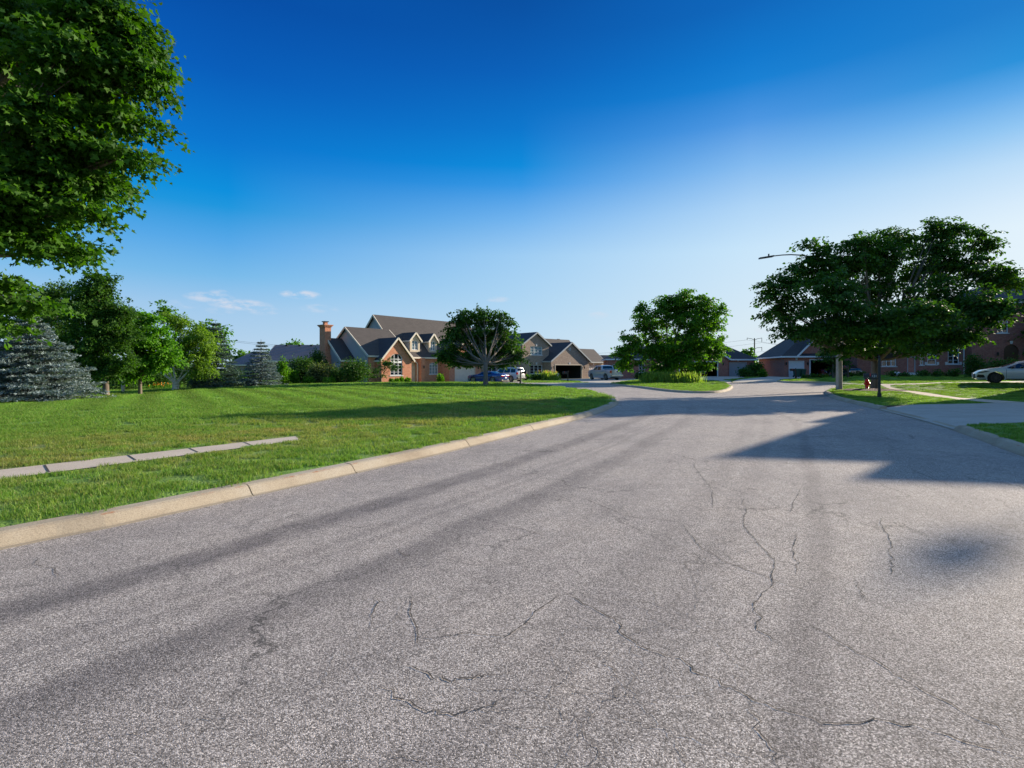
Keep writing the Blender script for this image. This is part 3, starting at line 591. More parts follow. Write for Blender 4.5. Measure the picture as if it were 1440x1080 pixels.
# ---------------------------------------------------------------- grass blades on the nearer lawns
def grass():
    # one tuft of mown grass
    vs = []; fs = []
    for i in range(110):
        r = .17 * math.sqrt(rnd.random()); a = rnd.uniform(0, 6.28); x, y = r * math.cos(a), r * math.sin(a); b = rnd.uniform(0, 6.28); ln = rnd.uniform(.028, .062); le = rnd.uniform(.2, 1.1); wd = rnd.uniform(.0022, .0042)
        dx, dy = math.cos(b), math.sin(b); px, py = -dy * wd, dx * wd; k = len(vs)
        vs += [(x - px, y - py, -.012), (x + px, y + py, -.012), (x + dx * ln * le * .4 + px * .8, y + dy * ln * le * .4 + py * .8, ln * .6), (x + dx * ln * le * .4 - px * .8, y + dy * ln * le * .4 - py * .8, ln * .6), (x + dx * ln * le, y + dy * ln * le, ln)]
        fs += [(k, k + 1, k + 2, k + 3), (k + 3, k + 2, k + 4)]
    me = bpy.data.meshes.new('grass_tuft'); me.from_pydata(vs, [], fs); me.materials.append(MT['blade']); tuft = bpy.data.objects.new('grass_tuft', me)
    pts = []; sc = []
    def scatter(x0, x1, y0, y1, dens, s):
        n = int((x1 - x0) * (y1 - y0) * dens); p = np.column_stack([rng.uniform(x0, x1, n), rng.uniform(y0, y1, n)])
        vis = np.abs(p[:, 0]) < p[:, 1] * 1.03 + 1.2; p = p[vis]
        m = np.zeros(len(p), bool)
        for k, v in POLY.items(): m |= inpoly(p, v)
        p = p[~m]; d = segdist(p, ROAD); keep = d > .30
        for k, v in POLY.items():
            if k != 'road': keep &= segdist(p, v) > (.085 if k == 'walk_c' else .16)
        d = np.hypot(p[:, 0], p[:, 1]); p = p[keep]; pts.append(p); sc.append(s * rng.uniform(.75, 1.25, len(p)))
    scatter(-13, 6, 3, 13, 26, 1.); scatter(-26, 8, 13, 24, 13, 1.35); scatter(-44, 8, 24, 40, 4.5, 1.9); scatter(-46, 16, 40, 66, 2.2, 2.3)
    scatter(9, 30, 8, 24, 14, 1.); scatter(9, 42, 24, 46, 9, 1.1); scatter(8, 60, 46, 72, 3, 1.5)
    p = np.concatenate(pts); s_ = np.concatenate(sc).astype(np.float32)
    z = hgt(p[:, 0], p[:, 1]) + .12 * np.clip(segdist(p, ROAD) / .24, 0, 1)
    me = bpy.data.meshes.new('grass'); me.vertices.add(len(p)); me.vertices.foreach_set('co', np.column_stack([p, z]).astype(np.float32).ravel())
    a = me.attributes.new('s', 'FLOAT', 'POINT'); a.data.foreach_set('value', s_)
    o = bpy.data.objects.new('grass', me); C.objects.link(o); tag(o, 'short mown lawn grass with dry straw patches', 'grass', kind='stuff')
    g = bpy.data.node_groups.new('grass_scatter', 'GeometryNodeTree'); g.interface.new_socket('Geometry', in_out='INPUT', socket_type='NodeSocketGeometry'); g.interface.new_socket('Geometry', in_out='OUTPUT', socket_type='NodeSocketGeometry')
    gi = g.nodes.new('NodeGroupInput'); go = g.nodes.new('NodeGroupOutput'); ip = g.nodes.new('GeometryNodeInstanceOnPoints'); oi = g.nodes.new('GeometryNodeObjectInfo'); oi.inputs['Object'].default_value = tuft; oi.inputs['As Instance'].default_value = True
    rv = g.nodes.new('FunctionNodeRandomValue'); rv.data_type = 'FLOAT_VECTOR'; rv.inputs[0].default_value = (-.06, -.06, 0); rv.inputs[1].default_value = (.06, .06, 6.28)
    na = g.nodes.new('GeometryNodeInputNamedAttribute'); na.data_type = 'FLOAT'; na.inputs['Name'].default_value = 's'
    g.links.new(gi.outputs[0], ip.inputs['Points']); g.links.new(oi.outputs['Geometry'], ip.inputs['Instance']); g.links.new(rv.outputs[0], ip.inputs['Rotation']); g.links.new(na.outputs[0], ip.inputs['Scale']); g.links.new(ip.outputs[0], go.inputs[0])
    md = o.modifiers.new('scatter', 'NODES'); md.node_group = g
grass()

# ---------------------------------------------------------------- foliage
MAPLE = np.array([(0, -.05), (.18, .02), (.48, -.02), (.36, .2), (.55, .5), (.27, .48), (.16, .62), (0, 1.), (-.16, .62), (-.27, .48), (-.55, .5), (-.36, .2), (-.48, -.02), (-.18, .02)])
QUAD = np.array([(0, 0), (.36, .45), (0, 1.), (-.36, .45)])
NEED = np.array([(-.09, 0), (.09, 0), (.05, 1.), (-.05, 1.)])
OVAL = np.array([(0, 0), (.3, .25), (.34, .6), (0, 1.), (-.34, .6), (-.3, .25)])
def leaves(name, P, D, Nn, S, shape, m, parent):
    """P origin, D direction of the leaf, Nn face normal, S size"""
    D = D / (np.linalg.norm(D, axis=1)[:, None] + 1e-9); X = np.cross(D, Nn); X /= (np.linalg.norm(X, axis=1)[:, None] + 1e-9)
    k = len(shape); Nz = np.cross(X, D)
    fold = np.abs(shape[:, 0]) * .35 - (shape[:, 1] ** 2) * .18
    V = P[:, None, :] + S[:, None, None] * (X[:, None, :] * shape[None, :, 0:1] + D[:, None, :] * shape[None, :, 1:2] + Nz[:, None, :] * fold[None, :, None])
    me = np_mesh(name, V.reshape(-1, 3), np.arange(len(P) * k), np.full(len(P), k))
    return link(name, me, m, parent)
def curve(a, b, sag, n=6):
    a = np.array(a); b = np.array(b); m = (a + b) / 2 + np.array((0, 0, sag)); t = np.linspace(0, 1, n)[:, None]
    return ((1 - t) ** 2 * a + 2 * t * (1 - t) * m + t * t * b)
def tree(name, label, cat, base, lobes, tr, fork, leafm, barkm='bark', lsize=.2, per=60, crad=.75, group=None, shape=QUAD, flat=.6, lean=0, stems=1, up=.55, droop=.25, shell=.45, twig=.5):
    """lobes: (x, y, z, rx, ry, rz, number of clusters) in world metres"""
    z0 = h1(*base) + .1; root = thing(name, label, cat, (base[0], base[1], z0), 0, group); O = np.array((base[0], base[1], z0))
    mb = MB(); cen = []; 
    zf = fork
    for st in range(stems):
        ox = 0 if stems == 1 else (st - (stems - 1) / 2) * tr * 3; tp = (ox * 3.6 + lean, rnd.uniform(-.3, .3) if stems > 1 else 0, zf); ox *= .45
        mb.tube([(ox, 0, -.3), (ox, 0, 0), (ox * 1.1 + lean * .2, 0, zf * .35), tp], [tr * 1.5, tr * 1.25, tr, tr * .88], 9)
    for li, lb in enumerate(lobes):
        c = np.array(lb[:3]) - O; rr = np.array(lb[3:6]); n = int(lb[6])
        st = li % stems; ox = 0 if stems == 1 else ((st - (stems - 1) / 2) * tr * 3) * 3.6
        f = np.array((ox + lean, 0, zf - .1)); tgt = c - np.array((0, 0, rr[2] * .25))
        lim = curve(f, tgt, -.12 * np.linalg.norm((tgt - f)[:2]) * .6, 6) + rng.normal(0, .04, (6, 3)) * (np.arange(6) > 0)[:, None] * min(1, rr.mean())
        rl = tr * .62 * (min(1, rr.mean() / 1.6) ** .5)
        mb.tube([tuple(p) for p in lim], list(np.linspace(rl, max(.02, rl * .25), 6)), 6)
        v = rng.normal(0, 1, (n, 3)); v /= np.linalg.norm(v, axis=1)[:, None]; rad = rng.random(n) ** shell; q = c + v * rad[:, None] * rr
        cen.append(q)
        for j in range(min(n, 14)):
            s_ = lim[rnd.randint(2, 5)]; cv = curve(s_, q[j], .05, 4); mb.tube([tuple(p) for p in cv], [rl * .3, rl * .2, rl * .12, .008], 4, False)
    mb.build('trunk', barkm, root, smooth=True)
    cen = np.concatenate(cen); n = len(cen)
    ntw = 4                                        # twigs radiate from every cluster; leaves hang along them
    ta = rng.normal(0, 1, (n, ntw, 3)); ta[..., 2] *= flat; ta /= np.linalg.norm(ta, axis=2)[..., None] + 1e-9
    tw = rng.integers(0, ntw, (n, per)); t = rng.random((n, per)) ** .8
    cr_ = crad * rng.uniform(.6, 1.35, n)
    d = ta[np.arange(n)[:, None], tw]
    off = d * (t * cr_[:, None])[..., None] + rng.normal(0, 1, (n, per, 3)) * (crad * .20)[..., None] if False else d * (t * cr_[:, None])[..., None] + rng.normal(0, 1, (n, per, 3)) * crad * twig * .4
    off[..., 2] *= flat; off[..., 2] -= droop * (off[..., 0] ** 2 + off[..., 1] ** 2) / crad
    P = (cen[:, None, :] + off).reshape(-1, 3); out = (off + d * .4).reshape(-1, 3)
    D = out / (np.linalg.norm(out, axis=1)[:, None] + 1e-9) + rng.normal(0, .45, P.shape); D[:, 2] -= .35
    Nn = rng.normal(0, .6, P.shape); Nn[:, 2] += up * 2; Nn += (P - np.array((0, 0, P[:, 2].mean()))) * (.5 / (np.abs(P).max() + .1))
    S = lsize * rng.uniform(.6, 1.3, len(P))
    leaves('crown', P, D, Nn, S, shape, leafm, root)
    return root
def lob(l, d):
    """(px, py, rx, ry, depth offset, clusters) measured on the photo -> world ellipsoid at distance d"""
    out = []
    for px, py, rx, ry, dy, n in l:
        dd = d + dy; x, y = wp(px, dd); out.append((x, y, zp(py, dd), rx * dd / F, (rx + ry) / 2 * dd / F * .9, ry * dd / F, n))
    return out

# big maple hanging into the frame at top left; its trunk stands left of the frame
LT = [(205, 10, 34, 20, 0, 20), (228, 55, 28, 22, .2, 20), (240, 105, 24, 16, 0, 16), (222, 215, 22, 14, 0, 10), (165, 30, 42, 26, 0, 26), (205, 95, 30, 24, 0, 24), (218, 165, 24, 14, .2, 14), (180, 140, 40, 30, .4, 26), (150, 85, 55, 45, -.4, 42), (110, 30, 60, 40, .5, 40), (60, 80, 70, 60, .8, 44), (30, 20, 60, 40, -.5, 36),
      (95, 160, 55, 35, -.6, 34), (40, 180, 60, 40, .6, 34), (168, 205, 32, 16, 0, 16), (175, 262, 26, 16, .2, 16), (150, 235, 40, 22, .6, 20), (100, 230, 50, 30, -.3, 30), (40, 260, 60, 35, .3, 34), (150, 290, 30, 10, -.2, 9), (105, 295, 38, 22, .5, 22),
      (90, 332, 38, 12, 0, 14), (50, 315, 50, 24, -.4, 26), (10, 325, 40, 18, .4, 16), (150, 352, 24, 6, .1, 6), (50, 400, 34, 7, .5, 6), (95, 425, 24, 7, .2, 7), (30, 428, 34, 9, .4, 9), (52, 462, 22, 5, 0, 4), (-40, 420, 40, 30, .5, 12),
      (-60, 100, 80, 90, 1, 40), (-60, 260, 80, 80, -1, 40), (-170, 150, 120, 160, 1.5, 50), (-170, 330, 110, 90, 0, 24), (40, -70, 130, 60, 1, 50), (-120, -100, 120, 90, 0, 30), (-300, 200, 110, 200, 0, 24)]
tree('maple_tree', 'large maple hanging dark green leafy branches into the upper left corner', 'tree', (-12.6, 9.8), lob([(a - (44 if a > 0 else 0), b, c_ * .86, d_ * .86, e_, int(f_ * 1.1)) for a, b, c_, d_, e_, f_ in LT], 9.2), .26, 4.0, 'leaf_maple', lsize=.096, per=78, crad=.66, shape=MAPLE, flat=.5, up=.45, droop=.22, shell=.5, twig=.30)

# big spreading tree beside the hydrant
RT = [(1143, 349, 7, 11, 0, 4), (1160, 353, 5, 8, 0, 2), (1238, 331, 6, 9, 0, 3), (1213, 340, 6, 8, 0, 3), (1322, 316, 9, 13, 0, 7), (1306, 330, 6, 10, 0, 3), (1347, 322, 6, 9, 0, 4), (1380, 327, 6, 12, 0, 4), (1396, 350, 7, 10, 0, 4), (1265, 330, 5, 8, 0, 2), (1100, 388, 6, 10, 0, 3), (1083, 402, 6, 9, 0, 3), (1422, 385, 9, 6, 0, 3), (1100, 425, 26, 44, 0, 34), (1120, 470, 24, 22, 0, 12), (1135, 385, 28, 28, .5, 26), (1150, 362, 14, 16, 0, 8), (1165, 430, 45, 50, -1, 50), (1190, 375, 40, 30, 1, 34), (1215, 345, 26, 16, .5, 14), (1230, 410, 60, 55, 2, 60), (1240, 365, 40, 32, -1.5, 38),
      (1262, 340, 26, 14, 0, 12), (1290, 380, 48, 42, 1, 50), (1325, 335, 22, 26, 0, 18), (1335, 370, 36, 34, -1, 32), (1378, 345, 16, 20, .5, 10), (1375, 385, 32, 28, 1, 24), (1405, 398, 22, 18, 0, 12), (1340, 430, 55, 42, 1.5, 50), (1395, 440, 34, 34, -1, 28), (1418, 400, 14, 10, 0, 5),
      (1280, 455, 60, 36, -2.5, 50), (1220, 465, 55, 32, -1, 40), (1180, 475, 34, 24, 1, 20), (1320, 480, 40, 18, 1, 18), (1360, 475, 30, 14, -1, 12), (1250, 495, 45, 14, 1.5, 14), (1205, 500, 28, 12, .5, 8), (1290, 500, 30, 10, 0, 7), (1150, 480, 24, 16, -.5, 8), (1330, 495, 18, 7, -.5, 4)]
tree('shade_tree', 'big low spreading dark green tree on a mulch ring beside the red hydrant', 'tree', at(1230.5, 548.5, .12), lob([(a, b - (10 if b >= 470 else 6 if b >= 420 else 2), c_ * .95, d_ * .86, e_ + (-2.2 if a < 1226 and b < 430 else 2. if b < 385 else -.5 if b < 430 else -4.0), max(3, int(f_ * 1.0))) for a, b, c_, d_, e_, f_ in RT], 34.4), .24, 2.15, 'leaf_dark', lsize=.18, per=96, crad=.95, shape=OVAL, flat=.5, up=.6, shell=.5, twig=.33, droop=.15)
# tree in the middle lawn
CT = [(960, 418, 22, 16, 0, 12), (935, 428, 20, 18, .5, 12), (985, 430, 22, 20, -.5, 15), (955, 445, 34, 30, 0, 36), (1005, 450, 18, 26, 0, 16), (905, 432, 12, 9, 0, 4), (915, 455, 26, 22, 1, 20), (985, 470, 34, 28, -1, 34), (890, 482, 18, 18, 0, 12), (875, 497, 12, 10, 0, 6), (882, 510, 16, 10, .5, 7),
      (925, 490, 36, 26, .5, 34), (960, 500, 36, 22, -1, 28), (1000, 490, 22, 18, 0, 14), (930, 515, 26, 10, 0, 9), (985, 512, 20, 9, 0, 7), (906, 446, 14, 8, 0, 4)]
CTb = (wp(942, 55)[0], 55)
tree('lawn_tree', 'bushy sunlit green tree above the clump of tall grass on the middle lawn', 'tree', CTb, lob([(a, b, c_, d_, e_, int(f_ * 1.35)) for a, b, c_, d_, e_, f_ in CT], 55), .2, 1.6, 'leaf_mid', lsize=.24, per=95, crad=.9, shape=OVAL, flat=.6, shell=.55, twig=.4)
# maple in front of the first brick house
HT = [(655, 506, 14, 6, 0, 6), (706, 505, 16, 6, 0, 7), (628, 498, 10, 8, 0, 5), (650, 452, 20, 14, 0, 14), (680, 446, 28, 12, 0, 18), (705, 455, 16, 14, 0, 10), (640, 472, 22, 18, 0, 18), (675, 472, 34, 22, .5, 34), (712, 474, 20, 16, 0, 14), (634, 492, 18, 12, 0, 11), (662, 494, 30, 14, -.5, 22), (700, 493, 28, 14, .5, 20), (724, 493, 14, 11, 0, 8), (705, 440, 6, 5, 0, 2), (648, 436, 5, 4, 0, 1), (640, 505, 14, 6, 0, 4), (728, 503, 9, 5, 0, 2)]
tree('round_tree', 'rounded green tree on the lawn before the garage of the red brick house', 'tree', at(683, 541.6, .12), lob([(a, b + (4 if b > 480 else 0), c_, d_, e_, int(f_ * 1.4)) for a, b, c_, d_, e_, f_ in HT], 49), .2, 2.0, 'leaf_dark', lsize=.2, per=80, crad=.8, shape=OVAL, flat=.6, shell=.5, twig=.45)
# line of trees along the left lawn
def ltree(name, label, px, by, d, l, tr, fork, m, bark="bark", **k):
    return tree(name, label, "tree", wp(px, d), lob([(a, b, c_ * 1.04, d_ * 1.04, e_, int(f_ * 1.35)) for a, b, c_, d_, e_, f_ in l], d), tr, fork, m, bark, group='trees along the far edge of the left lawn', **k)
ltree('oval_tree', 'tall dense dark green oval tree with a short forked pale trunk', 149, 558, 31, [(138, 408, 28, 22, 0, 30), (135, 440, 38, 32, 0, 60), (150, 475, 42, 34, 0, 70), (120, 490, 28, 34, .5, 36), (150, 512, 44, 20, 0, 42), (165, 450, 24, 30, 0, 26)], .17, 1.0, 'leaf_dark', lsize=.135, per=130, crad=.6, shell=.7, shape=OVAL)
ltree('small_tree', 'bright green rounded tree right of the tall dark oval tree', 197, 556, 34, [(198, 448, 22, 16, 0, 14), (190, 475, 24, 26, 0, 26), (218, 482, 30, 26, 0, 32), (208, 508, 28, 17, 0, 24), (185, 520, 26, 14, 0, 16), (235, 500, 16, 18, 0, 10)], .11, 1.3, 'leaf_bright', lsize=.17, per=100, crad=.65, shell=.65, shape=OVAL)
ltree('birch_tree', 'birch clump with several slanting white stems and pale green leaves', 247, 549, 38, [(232, 446, 10, 12, 0, 6), (250, 455, 18, 14, 0, 14), (272, 468, 20, 20, 0, 20), (255, 490, 26, 24, 0, 30), (282, 500, 18, 24, 0, 18), (288, 518, 18, 13, 0, 10), (290, 480, 12, 16, 0, 6)], .07, 1.9, 'leaf_birch', 'bark_white', lsize=.14, per=105, crad=.65, shell=.6, stems=5, droop=.5)
ltree('background_tree', 'feathery dark tree behind the blue spruce and the oval tree', 60, 552, 44, [(40, 425, 34, 20, 0, 24), (80, 412, 34, 18, 0, 24), (60, 445, 50, 30, 0, 40), (20, 460, 34, 40, 0, 26), (100, 470, 26, 40, 0, 26), (60, 500, 60, 30, 0, 34)], .2, 2, 'leaf_shrub', lsize=.2, per=90, crad=1.0, shell=.6)
ltree('poplar_tree', 'green tree rising behind the birch and the tall spruce', 300, 540, 60, [(305, 470, 14, 14, 0, 12), (312, 490, 12, 20, 0, 12), (230, 440, 12, 12, 0, 8), (285, 465, 16, 16, 0, 12)], .14, 2, 'leaf_mid', lsize=.34, per=40, crad=1.0)

def conifer(label, px, d, top, hw, m, tiers=20, nl=26, group='spruces on the left lawn', name='spruce_tree'):
    x, y = wp(px, d); z0 = h1(x, y) + .1; root = thing(name, label, 'tree', (x, y, z0), 0, group); Ht = zp(top, d) - z0; Rr = hw * d / F
    mb = MB(); mb.tube([(0, 0, -.2), (0, 0, Ht * .5), (0, 0, Ht)], [Ht * .022, Ht * .014, .01], 7); PP = []; DD = []
    for i in range(tiers):
        t = (i + .2) / tiers; z = Ht * (.03 + .95 * t); r = Rr * (1 - t) ** .85 + .04 * Rr; nb = max(5, int(15 * (1 - t) + 5))
        for b in range(nb):
            a = 2 * math.pi * (b + rnd.random() * .7) / nb; rr = r * rnd.uniform(.78, 1.12); dz = -rr * rnd.uniform(.05, .2)
            dirv = np.array((math.cos(a), math.sin(a))); side = np.array((-dirv[1], dirv[0]))
            mb.tube([(0, 0, z), (dirv[0] * rr * .9, dirv[1] * rr * .9, z + dz)], [Ht * .005, .006], 3, False)
            k = int(nl * (.35 + rr / Rr)); s_ = rng.random(k) ** .6; lat = rng.normal(0, .15, k) * rr * (1.15 - s_ * .7)
            zz = z + dz * s_ ** 1.3 + s_ ** 3 * rr * .08 + rng.normal(0, .018 * Ht / tiers * 4, k)
            P = np.column_stack([dirv[0] * s_ * rr + side[0] * lat, dirv[1] * s_ * rr + side[1] * lat, zz]); PP.append(P)
            D = np.column_stack([np.full(k, dirv[0]), np.full(k, dirv[1]), np.full(k, .12)]) + np.outer(np.sign(lat), (*side, 0)) * .8 + rng.normal(0, .35, (k, 3)); DD.append(D)
    mb.build('trunk', 'bark_dark', root); P = np.concatenate(PP); D = np.concatenate(DD)
    P = np.repeat(P, 6, 0) + rng.normal(0, .03, (len(P) * 6, 3)) * Rr * np.array((.6, .6, .22)); D = np.repeat(D, 6, 0) + rng.normal(0, .4, (len(D) * 6, 3))
    Nn = rng.normal(0, .7, P.shape); Nn[:, 2] += .8
    leaves('crown', P, D, Nn, np.full(len(P), .066 * Ht ** .5) * rng.uniform(.6, 1.3, len(P)), QUAD * np.array((.38, 1)), m, root)
    return root
conifer('wide blue grey spruce at the left edge of the lawn', 42, 24, 440, 86, 'needle_blue', 15, 95)
conifer('tall blue green spruce right of the birch clump', 303, 40, 450, 34, 'needle_green', 16, 40)
conifer('smaller blue green spruce standing before the purple grey roof', 367, 43, 477, 30, 'needle_blue', 14, 34)

def shrub(label, px, d, top, hw, m='leaf_shrub', n=None, name='shrub', group=None, cat='shrub', ls=None, base=None, per=46, bx=None):
    x, y = wp(px, d) if bx is None else bx; z0 = h1(x, y) + .1
    if bx is not None: d = y
    Ht = max(.25, zp(top, d) - z0); r = hw * d / F
    root = thing(name, label, cat, (x, y, z0), 0, group); mb = MB()
    for i in range(5):
        a = rnd.uniform(0, 6.28); mb.tube([(0, 0, -.1), (math.cos(a) * r * .3, math.sin(a) * r * .3, Ht * .5), (math.cos(a) * r * .5, math.sin(a) * r * .5, Ht * .8)], [.03, .02, .008], 5)
    mb.build('stem', 'bark_dark', root)
    n = n or int(max(8, 26 * r * Ht / 1.2)); n = min(n, 110)
    v = rng.normal(0, 1, (n, 3)); v /= np.linalg.norm(v, axis=1)[:, None]; rad = rng.random(n) ** .45; cen = np.array((0, 0, Ht * .48)) + v * rad[:, None] * np.array((r * .85, r * .8, Ht * .45))
    cr_ = min(.4, .3 * min(r, Ht)) + .05; off = rng.normal(0, 1, (n, per, 3)) * cr_ * .55; P = (cen[:, None] + off).reshape(-1, 3); P[:, 2] = np.abs(P[:, 2])
    D = rng.normal(0, .6, P.shape) + off.reshape(-1, 3) / cr_; Nn = rng.normal(0, .6, P.shape); Nn[:, 2] += .9; ls = ls or max(.07, .13 * d / 45)
    leaves('foliage', P, D, Nn, ls * rng.uniform(.6, 1.3, len(P)), QUAD * np.array((1.3, 1)), m, root); return root
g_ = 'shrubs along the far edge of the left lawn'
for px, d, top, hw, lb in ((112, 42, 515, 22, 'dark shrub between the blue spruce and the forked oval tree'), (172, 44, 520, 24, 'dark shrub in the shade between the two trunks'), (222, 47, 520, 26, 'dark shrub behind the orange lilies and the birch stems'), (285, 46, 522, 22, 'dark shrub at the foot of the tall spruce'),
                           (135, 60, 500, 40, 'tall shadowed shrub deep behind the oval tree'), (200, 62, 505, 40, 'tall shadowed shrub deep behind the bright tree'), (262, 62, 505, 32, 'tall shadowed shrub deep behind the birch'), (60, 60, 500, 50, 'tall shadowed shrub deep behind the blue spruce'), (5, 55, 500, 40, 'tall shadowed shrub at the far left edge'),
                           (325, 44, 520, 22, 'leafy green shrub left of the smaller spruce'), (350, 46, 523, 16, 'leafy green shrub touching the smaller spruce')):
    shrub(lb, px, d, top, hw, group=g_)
for px, hw, top, d, lb in ((397, 7, 497, 50, 'narrow tall arborvitae right of the smaller spruce'), (413, 6, 522, 52, 'short arborvitae beside the larger green bushes')):
    shrub(lb, px, d, top, hw, 'leaf_mid', 40, 'arborvitae', 'arborvitae by the background house', 'arborvitae')
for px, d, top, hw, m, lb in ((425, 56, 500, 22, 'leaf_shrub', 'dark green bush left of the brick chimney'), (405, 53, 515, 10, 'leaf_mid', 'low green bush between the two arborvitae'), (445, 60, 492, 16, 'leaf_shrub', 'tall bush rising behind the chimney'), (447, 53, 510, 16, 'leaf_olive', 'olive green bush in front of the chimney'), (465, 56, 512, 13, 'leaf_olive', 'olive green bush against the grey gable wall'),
                              (500, 54, 504, 24, 'leaf_shrub', 'large dark bush in front of the wing with the shaded roof'), (476, 55, 516, 12, 'leaf_shrub', 'small dark bush left of the largest bush'), (462, 52, 532, 10, 'leaf_mid', 'low clipped green bush at the foot of the chimney'), (436, 52, 530, 9, 'leaf_mid', 'low green bush at the lawn edge left of the chimney')):
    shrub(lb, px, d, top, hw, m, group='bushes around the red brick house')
tree('small_tree', 'small dark tree in front of the arched gable window', 'tree', (wp(536, 58)), lob([(538, 512, 15, 9, 0, 14), (552, 516, 12, 8, 0, 9), (534, 525, 14, 9, 0, 12), (550, 507, 8, 5, 0, 4)], 58), .07, 1.0, 'leaf_shrub', lsize=.16, per=40, crad=.4, group='bushes around the red brick house')
for i, (px, d) in enumerate(((552, 60.4), (558, 61.0), (565, 61.8), (573, 62.4))):
    shrub(['clipped round boxwood, leftmost of the row under the arched window', 'clipped round boxwood, second from the left under the arched window', 'clipped round boxwood, third from the left under the arched window', 'clipped round boxwood nearest the entrance steps'][i], px, d, 532.5, 3.6, 'leaf_mid', 14, 'boxwood', 'boxwoods under the arched window')
shrub('green bush beneath the right hand arched window', 619, 66, 527, 6, 'leaf_mid', group='bushes around the red brick house')
for i, (px, hw, top, lb) in enumerate(((740, 6, 525, 'bright green bush under the left end of the lower windows'), (751, 6, 527, 'dark bush in the middle of the bed under the lower windows'), (761, 6, 527, 'dark bush beside the feathery orange grass'))):
    shrub(lb, px, 72, top, hw, 'leaf_mid' if i == 0 else 'leaf_shrub', group='bushes before the tan brick house')
for px, d, top, hw, lb in ((1048, 69, 519, 10, 'bush beside the single garage door of the middle house'), (1063, 71, 511, 12, 'tall bush at the end of the middle driveway'), (1073, 68, 519, 6, 'light green bush at the corner of the back lane'), (903, 71, 524, 11, 'clipped dark hedge bush against the red brick wall behind the tall grass')):
    shrub(lb, px, d, top, hw, 'leaf_mid' if hw < 7 else 'leaf_shrub', group='bushes by the middle houses')
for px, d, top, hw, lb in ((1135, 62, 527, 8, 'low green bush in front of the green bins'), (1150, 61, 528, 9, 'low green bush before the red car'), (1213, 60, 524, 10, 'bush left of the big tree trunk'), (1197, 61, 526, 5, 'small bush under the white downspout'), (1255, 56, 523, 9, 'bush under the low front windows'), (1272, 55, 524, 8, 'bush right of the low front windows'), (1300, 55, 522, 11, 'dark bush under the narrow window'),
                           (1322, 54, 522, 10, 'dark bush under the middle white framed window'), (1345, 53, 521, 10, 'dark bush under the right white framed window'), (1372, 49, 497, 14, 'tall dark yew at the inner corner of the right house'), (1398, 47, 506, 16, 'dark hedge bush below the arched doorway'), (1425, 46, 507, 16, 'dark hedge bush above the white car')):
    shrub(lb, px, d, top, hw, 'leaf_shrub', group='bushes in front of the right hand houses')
tree('small_tree', 'dense dark tree in front of the right brick garage gable', 'tree', wp(1172, 58), lob([(1172, 478, 20, 18, 0, 22), (1170, 498, 18, 14, 0, 16), (1188, 490, 14, 16, 0, 10), (1178, 512, 16, 8, 0, 8)], 58), .12, 1.6, 'leaf_shrub', lsize=.28, per=50, crad=.75)
# trees beyond the houses
FT = [(415, 95, 478, 22, 'leaf_bright'), (445, 100, 482, 18, 'leaf_bright'), (340, 105, 492, 16, 'leaf_mid'), (385, 110, 488, 14, 'leaf_mid'), (462, 105, 492, 12, 'leaf_bright'), (852, 120, 504, 8, 'leaf_mid'), (862, 125, 500, 8, 'leaf_mid'), (1050, 105, 488, 14, 'leaf_mid'), (1035, 110, 496, 10, 'leaf_olive'), (1098, 92, 492, 14, 'leaf_dark'), (1112, 90, 488, 12, 'leaf_dark'), (1086, 94, 503, 9, 'leaf_dark'),
      (1135, 100, 466, 16, 'leaf_mid'), (1075, 140, 512, 12, 'leaf_mid'), (1060, 120, 506, 9, 'leaf_mid'), (890, 130, 500, 22, 'leaf_mid'), (1210, 105, 480, 30, 'leaf_mid'), (1290, 110, 470, 40, 'leaf_mid'), (760, 140, 500, 30, 'leaf_mid'), (600, 130, 500, 40, 'leaf_mid'), (500, 130, 498, 40, 'leaf_mid')]
FL = ['bright green treetop left of the brick chimney above the purple roof', 'bright green treetop just left of the chimney', 'distant treetop behind the left roof of the background house', 'distant treetop above the smaller spruce', 'bright green treetop behind the chimney', 'tiny distant tree right of the tan brick house', 'tiny distant tree behind the silver pickup', 'distant tree right of the navy hip roof', 'olive distant tree touching the navy hip roof', 'dark evergreen at the end of the back lane', 'taller dark evergreen left of the right hand garage', 'lower dark evergreen beside the gap to the sky',
      'treetop rising behind the right hand garage roof', 'distant tree seen in the gap past the lane', 'distant tree beside the utility pole', 'distant tree behind the middle lawn tree', 'distant tree behind the big spreading tree', 'distant tree far behind the right hand houses', 'distant tree behind the tan brick house', 'distant tree behind the red brick house', 'distant tree behind the left wing of the red brick house']
for (px, d, top, hw, m), lb in zip(FT, FL):
    cy = (top + 525) / 2; ry = (525 - top) / 2
    tree('distant_tree', lb, 'tree', wp(px, d), lob([(px, top + ry * .55, hw * .7, ry * .55, 0, int(6 + hw * .6)), (px - hw * .35, cy + ry * .2, hw * .6, ry * .6, 0, int(6 + hw * .5)), (px + hw * .4, cy + ry * .15, hw * .6, ry * .6, 0, int(6 + hw * .5))], d), .2, 1.5, m, lsize=.55, per=36, crad=hw * d / F * .42, group='trees beyond the houses', shell=.6)

